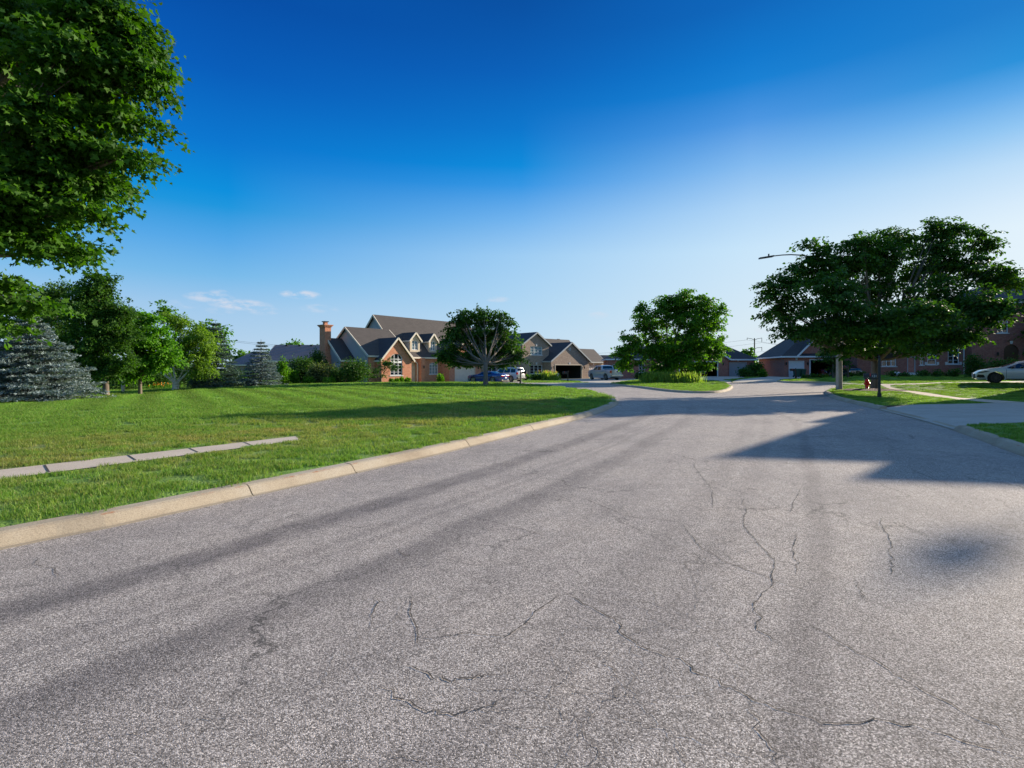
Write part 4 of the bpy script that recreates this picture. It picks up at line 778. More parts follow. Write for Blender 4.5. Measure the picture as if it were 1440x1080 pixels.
# ---------------------------------------------------------------- houses
class House:
    def __init__(s, name, label, C0, a, z=0.):
        s.C0 = C0; s.a = R(a); s.root = thing(name, label, 'house', (*C0, z), s.a); s.z = z
        s.wallb = {}; s.fasc = MB()
    def w(s, x, y): return (s.C0[0] + math.cos(s.a) * x - math.sin(s.a) * y, s.C0[1] + math.sin(s.a) * x + math.cos(s.a) * y)
    def panel(s, outline, holes, o, ax='x', t=.22, m='brick_red', name='wall'):
        """vertical wall with real openings; ax x: faces -y at y=o, runs along x; ax y: faces -x at x=o, runs along y"""
        vs = list(outline); es = [(i, (i + 1) % len(outline)) for i in range(len(outline))]
        for h in holes: b = len(vs); vs += h; es += [(b + i, b + (i + 1) % len(h)) for i in range(len(h))]
        V, E, Fs, *_ = delaunay_2d_cdt([Vector(v) for v in vs], es, [], 0, 1e-4)
        V = np.array([tuple(v) for v in V]); Fa = np.array([list(f) for f in Fs]); cn = V[Fa].mean(1); keep = inpoly(cn, outline)
        for h in holes: keep &= ~inpoly(cn, h)
        Fa = Fa[keep]; cnt = {}
        for f in Fa:
            for i in range(3):
                e = (f[i], f[(i + 1) % 3]); cnt[tuple(sorted(e))] = cnt.get(tuple(sorted(e)), 0) + 1
        n = len(V); P = [(v[0], o, v[1]) if ax == 'x' else (o, v[0], v[1]) for v in V] + [(v[0], o + t, v[1]) if ax == 'x' else (o + t, v[0], v[1]) for v in V]
        fs = [tuple(f) for f in Fa] + [tuple(f + n)[::-1] for f in Fa] + [(a, b, b + n, a + n) for (a, b), c in cnt.items() if c == 1]
        return MB().add(P, fs).build(name, m, s.root)
    def walls(s, x0, x1, y0, y1, z0, ze, m, zr=None, axis='x', front=True, holes=(), back=True, left=True, right=True, fm=None, gm=None, hl=False, hr=False):
        """box of walls, gables on the ends of the ridge axis"""
        if front:
            out = [(x0, z0), (x1, z0), (x1, ze), (x0, ze)] if axis == 'x' else [(x0, z0), (x1, z0), (x1, ze), ((x0 + x1) / 2, zr), (x0, ze)]
            s.panel(out, list(holes), y0, m=fm or m)
        if back:
            out = [(x0, z0), (x1, z0), (x1, ze), (x0, ze)] if axis == 'x' else [(x0, z0), (x1, z0), (x1, ze), ((x0 + x1) / 2, zr), (x0, ze)]
            s.panel(out, [], y1 - .22, m=m)
        e = [(y0 + .22, z0), (y1 - .22, z0), (y1 - .22, ze), (y0 + .22, ze)] if axis == 'y' or zr is None else [(y0 + .22, z0), (y1 - .22, z0), (y1 - .22, ze), ((y0 + y1) / 2, zr), (y0 + .22, ze)]
        fl = [(y0 + .22, z0), (y1 - .22, z0), (y1 - .22, ze), (y0 + .22, ze)]
        if left: s.panel(fl if hl else e, [], x0, 'y', m=gm or m)
        if right: s.panel(fl if hr else e, [], x1 - .22, 'y', m=gm or m)
    def roof(s, polys, m, trim=None, name='roof', t=.16):
        b = MB()
        for p in polys: b.slab(p, t)
        o = b.build(name, m, s.root)
        if trim:
            f = MB()
            for a, c in trim: f.beam(a, c, .10, .20)
            f.build('fascia', 'trim_', s.root) if False else f.build('fascia', s.trimm, s.root)
        return o
    trimm = 'trim'
    def gable(s, x0, x1, y0, y1, ze, zr, axis, m, oh=.35, m2=None, rake=True, hip=(0, 0)):
        """ze = height of the roof surface above the wall line"""
        if axis == 'x':
            ym = (y0 + y1) / 2; sl = (zr - ze) / (ym - y0); a, b, c, d = x0 - oh * (hip[0] == 0), x1 + oh * (hip[1] == 0), y0 - oh, y1 + oh; zl = ze - sl * oh
            xa, xb = x0 - oh, x1 + oh; ra, rb = (a + hip[0] if hip[0] else a), (b - hip[1] if hip[1] else b)
            A, B = (ra, ym, zr), (rb, ym, zr); f0, f1, k0, k1 = (xa, c, zl), (xb, c, zl), (xa, d, zl), (xb, d, zl)
            polys = [[f0, f1, B, A], [k1, k0, A, B]]
            if hip[0]: polys.append([k0, f0, A])
            if hip[1]: polys.append([f1, k1, B])
            tr = [(f0, f1), (k0, k1)]
            if hip[0]: tr.append((f0, k0))
            elif rake: tr += [(f0, A), (k0, A)]
            if hip[1]: tr.append((f1, k1))
            elif rake: tr += [(f1, B), (k1, B)]
        else:
            xm = (x0 + x1) / 2; sl = (zr - ze) / (xm - x0); zl = ze - sl * oh; a, b, c, d = x0 - oh, x1 + oh, y0 - oh, y1
            A, B = (xm, c, zr), (xm, d, zr); l0, l1, r0, r1 = (a, c, zl), (a, d, zl), (b, c, zl), (b, d, zl)
            polys = [[l1, l0, A, B], [r0, r1, B, A]]; tr = [(l0, l1), (r0, r1)] + ([(l0, A), (r0, A)] if rake else [])
        dn = lambda p: (p[0], p[1], p[2] - .11)
        s.roof(polys, m, [(dn(p), dn(q)) for p, q in tr])
    def window(s, x0, x1, z0, z1, y, nx=2, nz=3, m='white', gl='glass', arch=0, ax='x', head=True, sill=True, label=None):
        fr = MB(); fw = .07; T = (lambda x, yy, z: (x, yy, z)) if ax == 'x' else (lambda x, yy, z: (yy, x, z))
        def bx(a, b, c, d, y0=.06, y1=.15):
            p, q = T(a, y + y0, c), T(b, y + y1, d); fr.box(min(p[0], q[0]), max(p[0], q[0]), min(p[1], q[1]), max(p[1], q[1]), c, d)
        bx(x0, x0 + fw, z0, z1); bx(x1 - fw, x1, z0, z1); bx(x0 + fw, x1 - fw, z0, z0 + fw); zt = z1
        if arch:
            n = 8; pts = []
            for i in range(n + 1):
                t = math.pi * i / n; pts.append(((x0 + x1) / 2 - (x1 - x0 - fw) / 2 * math.cos(t), y + .105, z1 + arch * math.sin(t)))
            for p, q in zip(pts[:-1], pts[1:]): fr.beam(p, q, .10, fw)
            bx(x0 + fw, x1 - fw, z1 - fw, z1)
        else: bx(x0 + fw, x1 - fw, z1 - fw, z1)
        for i in range(1, nx):
            xx = x0 + (x1 - x0) * i / nx; bx(xx - .035, xx + .035, z0 + fw, z1 - fw, .07, .14)
            if arch: bx(xx - .03, xx + .03, z1, z1 + arch * math.sin(math.pi * i / nx) - .02, .07, .14)
        for i in range(1, nz):
            zz = z0 + (z1 - z0) * i / nz; bx(x0 + fw, x1 - fw, zz - .016, zz + .016, .085, .13)
        f = fr.build('window', m, s.root)
        out = [(x0 + .03, z0 + .03), (x1 - .03, z0 + .03), (x1 - .03, z1)] + ([((x0 + x1) / 2 + (x1 - x0 - .06) / 2 * math.cos(math.pi * i / 8), z1 + (arch - .02) * math.sin(math.pi * i / 8)) for i in range(1, 8)] if arch else []) + [(x0 + .03, z1)]
        MB().slab([T(p[0], y + .12, p[1]) for p in out], .02, (0, 1, 0) if ax == 'x' else (1, 0, 0)).build('pane', gl, f)
        if sill:
            b = MB(); p, q = T(x0 - .12, y - .05, 0), T(x1 + .12, y + .06, 0); b.box(min(p[0], q[0]), max(p[0], q[0]), min(p[1], q[1]), max(p[1], q[1]), z0 - .10, z0); b.build('sill', 'stone' if m == 'white' else m, f)
        return f
    def hole(s, x0, x1, z0, z1, arch=0):
        h = [(x0, z0), (x1, z0), (x1, z1)]
        if arch: h += [((x0 + x1) / 2 + (x1 - x0) / 2 * math.cos(math.pi * i / 8), z1 + arch * math.sin(math.pi * i / 8)) for i in range(1, 8)]
        return h + [(x0, z1)]
    def gdoor(s, x0, x1, z0, z1, y, m, cols=8, rows=4, label=None):
        fr = MB(); fr.box(x0 + .01, x0 + .09, y - .025, y + .14, z0, z1); fr.box(x1 - .09, x1 - .01, y - .025, y + .14, z0, z1); fr.box(x0 + .09, x1 - .09, y - .025, y + .14, z1 - .09, z1 - .01)
        f = fr.build('door_frame', m, s.root)
        b = MB(); a, c = x0 + .09, x1 - .09; b.box(a, c, y + .13, y + .17, z0, z1 - .09); H_ = (z1 - .09 - z0) / rows
        for r in range(rows):
            b.box(a, c, y + .105, y + .13, z0 + r * H_ + .012, z0 + r * H_ + .09); b.box(a, c, y + .105, y + .13, z0 + (r + 1) * H_ - .09, z0 + (r + 1) * H_ - .012)
            for k in range(cols + 1):
                xx = a + (c - a) * k / cols; b.box(max(a, xx - .06), min(c, xx + .06), y + .107, y + .13, z0 + r * H_ + .09, z0 + (r + 1) * H_ - .09)
        o = b.build('garage_door', m, s.root)
        if label: o['label'] = label
    def garage_room(s, x0, x1, y0, y1, z0, z1):
        b = MB(); b.slab([(x0, y0, z0 + .015), (x1, y0, z0 + .015), (x1, y1, z0 + .015), (x0, y1, z0 + .015)], .1); b.slab([(x0, y0, z1), (x1, y0, z1), (x1, y1, z1), (x0, y1, z1)], .08, (0, 0, 1))
        b.box(x0 - .05, x0, y0, y1, z0, z1); b.box(x1, x1 + .05, y0, y1, z0, z1); b.box(x0, x1, y1, y1 + .05, z0, z1)
        b.build('garage_room', 'interior', s.root)
    def lamp(s, x, z, y, lit=False):
        b = MB(); b.box(x - .03, x + .03, y - .14, y, z + .16, z + .2); b.lathe((x, y - .14, z - .18), [(.03, 0), (.08, .05), (.10, .30), (.12, .32), (.02, .42)], 6); b.build('wall_lamp', 'black', s.root)
    def spout(s, x, y, z0, z1, m='white'): MB().box(x - .05, x + .05, y - .09, y - .005, z0, z1).build('downspout', m, s.root)
    def vents(s, pts):
        b = MB()
        for x, y, z in pts: b.box(x - .2, x + .2, y - .15, y + .15, z - .1, z + .12)
        b.build('roof_vent', 'black', s.root)
    def keystone(s, x, z, y): MB().slab([(x - .1, y - .04, z), (x + .1, y - .04, z), (x + .16, y - .04, z + .34), (x - .16, y - .04, z + .34)], .06, (0, 1, 0)).build('keystone', 'stone', s.root)

# H1: red brick house with grey gables and chimney
H = House('brick_house', 'red brick house with grey gabled wings, two dormers and a tall brick chimney', (-8.58, 70.17), 50)
B = 'brick_red'; zb = -.9
H.walls(-6.9, 10.5, 1.8, 12.8, zb, 3.45, 'siding', 8.75, 'x', front=False)
hw = H.hole(-2.0, -.45, .8, 2.15, .25); he = H.hole(-5.25, -4.2, -.35, 2.05, .4)
H.panel([(-7.2, zb), (0, zb), (0, 3.35), (-7.2, 3.35)], [hw, he], 1.8, m=B)
H.panel([(0.2, 3.0), (10.5, 3.0), (10.5, 3.35), (.2, 3.35)], [], 1.8, m=B)
H.window(-2.0, -.45, .8, 2.15, 1.8, 3, 3, arch=.25, gl='glass_pale')
H.gable(-6.9, 10.5, 1.8, 12.8, 3.45, 8.9, 'x', 'shingle_brown')
# entry
b = MB(); b.box(-5.45, -4.05, 2.2, 2.26, -.35, 2.7); b.build('porch_wall', 'siding_tan', H.root)
b = MB(); b.box(-4.95, -4.15, 2.13, 2.19, -.3, 1.9); b.build('door', 'siding_tan', H.root)
b = MB(); b.box(-5.25 - .14, -5.25, 1.72, 1.9, -.35, 2.05); b.box(-4.2, -4.06, 1.72, 1.9, -.35, 2.05)
pts = [(-4.725 - .6 * math.cos(math.pi * i / 8), 1.80, 2.05 + .47 * math.sin(math.pi * i / 8)) for i in range(9)]
for p, q in zip(pts[:-1], pts[1:]): b.beam(p, q, .12, .12)
b.build('door_surround', 'trim', H.root)
MB().box(-6.2, -3.9, .4, 1.7, -.8, -.2).build('step', 'walk', H.root)
MB().box(-3.85, -3.2, 1.3, 1.78, zb, 2.98).build('brick_pier', B, H.root); H.lamp(-3.5, 1.75, 1.3)
# garage wing
hg = H.hole(1.0, 5.05, -.42, 1.78)
H.walls(0, 6.3, 0, 5, zb, 3.3, B, 5.9, 'y', holes=[hg], back=False)
H.gdoor(1.0, 5.05, -.42, 1.78, 0, 'door_cream', 8, 4); H.gable(0, 6.3, 0, 6.6, 3.35, 5.95, 'y', 'shingle_navy_shade')
H.lamp(.5, 1.7, 0); H.lamp(5.6, 1.7, 0)
# front gable with the arched window
hg = H.hole(-10.55, -8.75, .75, 2.75, .62)
H.walls(-11.85, -7.35, -1, 3.4, zb, 2.85, B, 5.28, 'y', holes=[hg], back=False)
H.window(-10.55, -8.75, .75, 2.75, -1, 3, 5, arch=.62); MB().box(-10.5, -8.8, -.96, -.82, 2.25, 2.5).build('transom', 'white', H.root)
H.gable(-11.85, -7.35, -1, 4.2, 2.9, 5.38, 'y', 'shingle_navy_shade', .3)
# left wings
H.walls(-12.9, -6.9, .0, 9.2, zb, 3.35, 'siding', 6.55, 'x', fm=B); H.gable(-12.9, -6.9, .0, 9.2, 3.35, 6.75, 'x', 'shingle_brown', .3)
H.walls(-14.7, -12.7, 2.9, 8.5, zb, 2.8, 'siding', 5.15, 'x', fm=B); H.gable(-14.7, -12.9, 2.9, 8.5, 2.85, 5.32, 'x', 'shingle_navy_shade', .3)
f = H.window(3.3, 4.1, .3, 2.1, -14.7 - .1, 2, 4, ax='y', sill=False)
# chimney
b = MB(); cy0, cy1 = 5.35, 6.6
b.box(-15.45, -14.72, cy0 - .25, cy1 + .25, zb, 3.2); b.slab([(-15.45, cy0 - .25, 3.2), (-14.72, cy0 - .25, 3.2), (-14.72, cy1 + .25, 3.2), (-15.45, cy1 + .25, 3.2)], .01)
b.box(-15.4, -14.6, cy0, cy1, 3.2, 6.6)
for i in range(3): b.box(-15.4 - .07 * (i + 1), -14.6 + .07 * (i + 1), cy0 - .07 * (i + 1), cy1 + .07 * (i + 1), 6.6 + .1 * i, 6.7 + .1 * i)
ch = b.build('chimney', B, H.root)
b = MB(); b.box(-15.2, -14.8, 5.75, 6.2, 6.9, 7.25); b.build('chimney_pot', B, ch); MB().box(-15.3, -14.7, 5.65, 6.3, 7.25, 7.35).build('chimney_cap', 'black', ch)
# dormers
for x0, x1 in ((-5.05, -3.4), (-1.8, -.35)):
    h_ = H.hole(x0 + .3, x1 - .3, 4.05, 5.3)
    H.walls(x0, x1, 2.15, 6.5, 3.5, 5.5, 'siding_tan', 6.3, 'y', holes=[h_], back=False, gm='siding'); H.window(x0 + .3, x1 - .3, 4.05, 5.3, 2.15, 2, 3, gl='glass_pale', sill=False)
    H.gable(x0, x1, 2.15, 6.6, 5.55, 6.45, 'y', 'shingle_navy_shade', .22)

# H2: tan brick house
H = House('brick_house', 'tan brick two storey house with a wide open garage under a large gable', (5.8, 77), 42)
B = 'brick_tan'; zb = -1
H.trimm = 'siding'
H.walls(.1, 9.0, 0, 8, zb, 2.85, B, 5.6, 'y', holes=[H.hole(1.05, 7.2, -.15, 2.1)], back=False); H.gable(.1, 9.0, 0, 7.5, 2.9, 5.72, 'y', 'shingle_navy_shade', .3)
fr = MB(); fr.box(.93, 1.06, -.03, .2, -.15, 2.1); fr.box(7.19, 7.32, -.03, .2, -.15, 2.1); fr.box(.93, 7.32, -.03, .2, 2.09, 2.22); fr.build('door_frame', 'siding_tan', H.root)
H.garage_room(.4, 8.6, .25, 7, -.17, 2.6); H.keystone(4.3, 2.2, 0); H.lamp(.6, 1.7, 0); H.lamp(7.7, 1.7, 0)
MB().lathe((4.3, -.03, 4.6), [(.30, 0), (.30, .06)], 14, 'y').build('gable_vent', 'siding', H.root)
up = [H.hole(-2.7, -.15, 3.62, 4.9), H.hole(-2.7, -.15, .75, 2.1)]
H.walls(-4.3, 1.3, 1.6, 9, zb, 5.3, B, 6.95, 'y', holes=up, back=False); H.gable(-4.3, 1.3, 1.6, 9, 5.35, 7.08, 'y', 'shingle_navy_shade', .3)
H.window(-2.7, -.15, 3.62, 4.9, 1.6, 3, 3, gl='glass_pale'); H.window(-2.7, -.15, .75, 2.1, 1.6, 3, 3); H.keystone(-1.4, 4.95, 1.6); H.keystone(-1.4, 2.15, 1.6)
H.walls(9.0, 14.6, 1.4, 6.2, zb, 2.9, B, 4.75, 'x', holes=[H.hole(10.6, 13.2, -.2, 2.05)], left=False); H.gdoor(10.6, 13.2, -.2, 2.05, 1.4, 'door_grey', 4, 4); H.gable(8.6, 14.6, 1.4, 6.2, 2.95, 4.95, 'x', 'shingle_brown', .3); H.keystone(11.9, 2.15, 1.4)
H.walls(-1, 10.8, 3.4, 9.4, zb, 3.2, B, 6.4, 'x', front=False); H.gable(-1, 10.8, 2.8, 9.6, 3.3, 6.55, 'x', 'shingle_brown', .3); H.vents([(8.5, 6.3, 6.5)])
H.walls(-7.7, 0, 7.0, 13, zb, 5.2, B, 7.7, 'x', holes=[H.hole(-2.2, -.9, -.1, 2.3), H.hole(-6.6, -4.7, .85, 2.2)], right=False, hl=True)
H.window(-6.6, -4.7, .85, 2.2, 7.0, 2, 3); MB().box(-1.95, -1.15, 7.1, 7.16, -.1, 2.0).build('door', 'wood', H.root)
b = MB(); b.box(-2.2, -1.95, 7.04, 7.18, -.1, 2.3); b.box(-1.15, -.9, 7.04, 7.18, -.1, 2.3); b.box(-1.95, -1.15, 7.04, 7.18, 2.0, 2.3); b.build('door_surround', 'glass_pale', H.root); H.keystone(-5.65, 2.3, 7.0)
H.gable(-7.7, 0, 7.0, 13, 5.25, 7.9, 'x', 'shingle_brown', .3, hip=(3, 0))

# H3: middle house
H = House('brick_house', 'low red brick house with navy hip roof behind the middle lawn tree', (25.01, 73.5), -5)
B = 'brick_rose'; zb = -.6; H.trimm = 'white'
H.walls(-4.6, 5.8, 0, 9, zb, 3.1, B, 6.7, 'y', holes=[H.hole(-.9, 4.35, .36, 2.5), H.hole(-3.6, -2.0, .5, 2.4)], back=False); H.garage_room(-1.2, 5.3, .25, 7, .35, 2.9); H.gable(-4.6, 5.8, 0, 9, 3.15, 6.8, 'y', 'shingle_navy_shade', .3)
H.window(-3.6, -2.0, .5, 2.4, 0, 2, 3)
fr = MB(); fr.box(-1.0, -.89, -.03, .2, .36, 2.5); fr.box(4.34, 4.45, -.03, .2, .36, 2.5); fr.box(-1.0, 4.45, -.03, .2, 2.49, 2.6); fr.build('door_frame', 'white', H.root)
H.walls(5.8, 9.6, .6, 8.6, zb, 3.1, B, None, 'x', holes=[H.hole(6.15, 8.6, .4, 2.5)], left=False); H.gdoor(6.15, 8.6, .4, 2.5, .6, 'door_grey', 4, 4); H.keystone(7.4, 2.6, .6)
H.gable(3.4, 9.6, .6, 8.6, 3.15, 5.5, 'x', 'shingle_navy_shade', .35, hip=(0, 3.7)); H.lamp(9.15, 2.2, .6); H.lamp(5.1, 2.2, 0)
H.walls(-11, -4.6, .5, 8.5, zb, 3.1, B, 5.0, 'x', holes=[H.hole(-6.6, -5.7, 1.0, 2.25), H.hole(-10.4, -9.9, 1.3, 2.2)], right=False, hl=True); H.window(-6.6, -5.7, 1.0, 2.25, .5, 2, 3); H.window(-10.4, -9.9, 1.3, 2.2, .5, 1, 2); H.gable(-11, -4.6, .5, 8.5, 3.15, 5.0, 'x', 'shingle_navy_shade', .3, hip=(3.5, 0))

# H4: right garage house
H = House('brick_house', 'rose brick house with a white edged steep gable and green bins before its garage', ((1103 - 720) / 720 * 69, 69), -12)
B = 'brick_rose'; zb = -.5; H.trimm = 'white'
H.walls(0, 12.6, 0, 13, zb, 3.55, B, None, 'x', holes=[H.hole(.53, 2.45, .4, 2.62), H.hole(3.2, 7.7, .4, 2.72)])
H.panel([(1.9, 3.55), (10.7, 3.55), (6.3, 8.2)], [], 0, m=B)
H.gdoor(.53, 2.45, .4, 2.62, 0, 'white', 4, 4); H.garage_room(3.0, 9, .25, 7.5, .38, 3.1)
fr = MB(); fr.box(3.06, 3.21, -.03, .2, .4, 2.72); fr.box(7.69, 7.84, -.03, .2, .4, 2.72); fr.box(3.06, 7.84, -.03, .2, 2.71, 2.84); fr.build('door_frame', 'white', H.root)
H.gable(0, 12.6, 0, 13, 3.6, 8.6, 'x', 'shingle_navy_shade', .45, hip=(6.4, 6.4)); H.gable(1.9, 10.7, -.02, 6.4, 3.75, 8.55, 'y', 'shingle_navy_shade', .4)
H.lamp(.2, 2.2, 0); H.lamp(2.85, 2.2, 0); H.lamp(8.2, 2.2, 0); H.spout(8.55, 0, .4, 3.3); H.keystone(1.5, 2.7, 0)

# H5: right hand house, in shade
H = House('brick_house', 'large dark red brick house with white framed windows and an arched doorway', ((1240 - 720) / 720 * 62, 62), -15)
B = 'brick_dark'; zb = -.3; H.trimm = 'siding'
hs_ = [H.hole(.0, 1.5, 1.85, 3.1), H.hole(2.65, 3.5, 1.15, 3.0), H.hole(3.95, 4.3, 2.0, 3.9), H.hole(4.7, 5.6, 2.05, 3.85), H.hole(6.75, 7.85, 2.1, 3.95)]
H.walls(-2.6, 8.5, 0, 9, zb, 4.9, B, 7.2, 'x', holes=hs_, hl=True); H.gable(-2.6, 8.5, 0, 9, 4.95, 7.3, 'x', 'shingle_navy_shade', .4, hip=(4, 0))
H.window(0, 1.5, 1.85, 3.1, 0, 3, 2); H.window(3.95, 4.3, 2.0, 3.9, 0, 1, 4); H.window(4.7, 5.6, 2.05, 3.85, 0, 1, 3, arch=.0); H.window(6.75, 7.85, 2.1, 3.95, 0, 2, 4)
for a_, b_ in ((4.7, 5.6), (6.75, 7.85)):
    st = MB()
    for xx in (a_ - .27, b_ + .03): st.box(xx, xx + .24, -.03, .05, 2.0, 2.35); st.box(xx, xx + .24, -.03, .05, 3.75, 4.05)
    st.build('quoin', 'stone', H.root)
b = MB(); b.box(2.65, 2.75, .03, .2, 1.15, 3.0); b.box(3.4, 3.5, .03, .2, 1.15, 3.0); b.box(2.75, 3.4, .03, .2, 2.9, 3.0); b.build('door_surround', 'siding', H.root); MB().box(2.75, 3.4, .1, .16, 1.15, 2.9).build('door', 'brick_rose', H.root); MB().box(2.3, 3.9, -1.1, -.01, .3, 1.1).build('step', 'stone', H.root)
H.spout(8.3, 0, .7, 4.7)
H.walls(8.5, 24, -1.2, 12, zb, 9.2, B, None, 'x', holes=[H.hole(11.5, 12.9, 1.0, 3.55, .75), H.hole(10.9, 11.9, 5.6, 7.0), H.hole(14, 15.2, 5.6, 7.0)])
H.window(10.9, 11.9, 5.6, 7.0, -1.2, 2, 2); H.window(14, 15.2, 5.6, 7.0, -1.2, 2, 2)
b = MB(); b.slab([(p[0], -1.05, p[1]) for p in H.hole(11.5, 12.9, 1.0, 3.55, .75)], .05, (0, 1, 0)); b.build('door', 'wood', H.root); H.lamp(10.9, 3.2, -1.2); H.lamp(13.5, 3.2, -1.2); H.keystone(12.2, 4.35, -1.2)
H.gable(8.5, 24, -1.2, 12, 9.25, 12.2, 'x', 'shingle_navy_shade', .4, hip=(5, 5))

# H6: neighbour just outside the frame on the right; its roof shades the street
H = House('brick_house', 'brick neighbour house standing out of view to the right of the road', (29.66, 22.3), -11)
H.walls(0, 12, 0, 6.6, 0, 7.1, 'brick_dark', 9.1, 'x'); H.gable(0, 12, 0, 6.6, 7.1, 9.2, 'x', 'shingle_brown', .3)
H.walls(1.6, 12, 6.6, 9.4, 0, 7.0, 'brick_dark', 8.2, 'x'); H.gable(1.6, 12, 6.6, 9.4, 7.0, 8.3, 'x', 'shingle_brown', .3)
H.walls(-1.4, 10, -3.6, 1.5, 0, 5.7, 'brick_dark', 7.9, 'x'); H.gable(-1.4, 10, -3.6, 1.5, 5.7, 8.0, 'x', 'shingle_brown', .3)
# background house
H = House('brick_house', 'background house with a long purple grey shingle roof behind the smaller spruce', wp(372, 84), 3)
H.trimm = 'trim'
H.walls(0, 10.5, 0, 10, -1, 3.0, 'brick_tan', 5.4, 'x', holes=[H.hole(1.9, 2.7, .8, 2.1), H.hole(5.0, 6.2, .8, 2.1)], hr=True); H.window(1.9, 2.7, .8, 2.1, 0, 2, 3); H.window(5.0, 6.2, .8, 2.1, 0, 2, 3)
H.gable(0, 10.5, 0, 10, 3.05, 5.7, 'x', 'shingle_purple', .3, hip=(0, 1.5)); H.vents([(1.8, 4.6, 5.6), (4.0, 4.6, 5.6), (6.0, 4.6, 5.6), (8.2, 4.6, 5.6)])
H.walls(-6.5, 0, 1, 9, -1, 2.4, 'brick_tan', 4.3, 'x', right=False, hl=True); H.gable(-6.5, 0, 1, 9, 2.4, 4.55, 'x', 'shingle_purple', .3, hip=(2.5, 0))
H = House('house', 'small grey roofed house in the gap behind the silver pickup', wp(848, 112), 0)
H.walls(0, 6, 0, 8, -1, 2.9, 'brick_rose', 4.4, 'x'); H.gable(0, 6, 0, 8, 2.9, 4.6, 'x', 'shingle_navy_shade', .4)

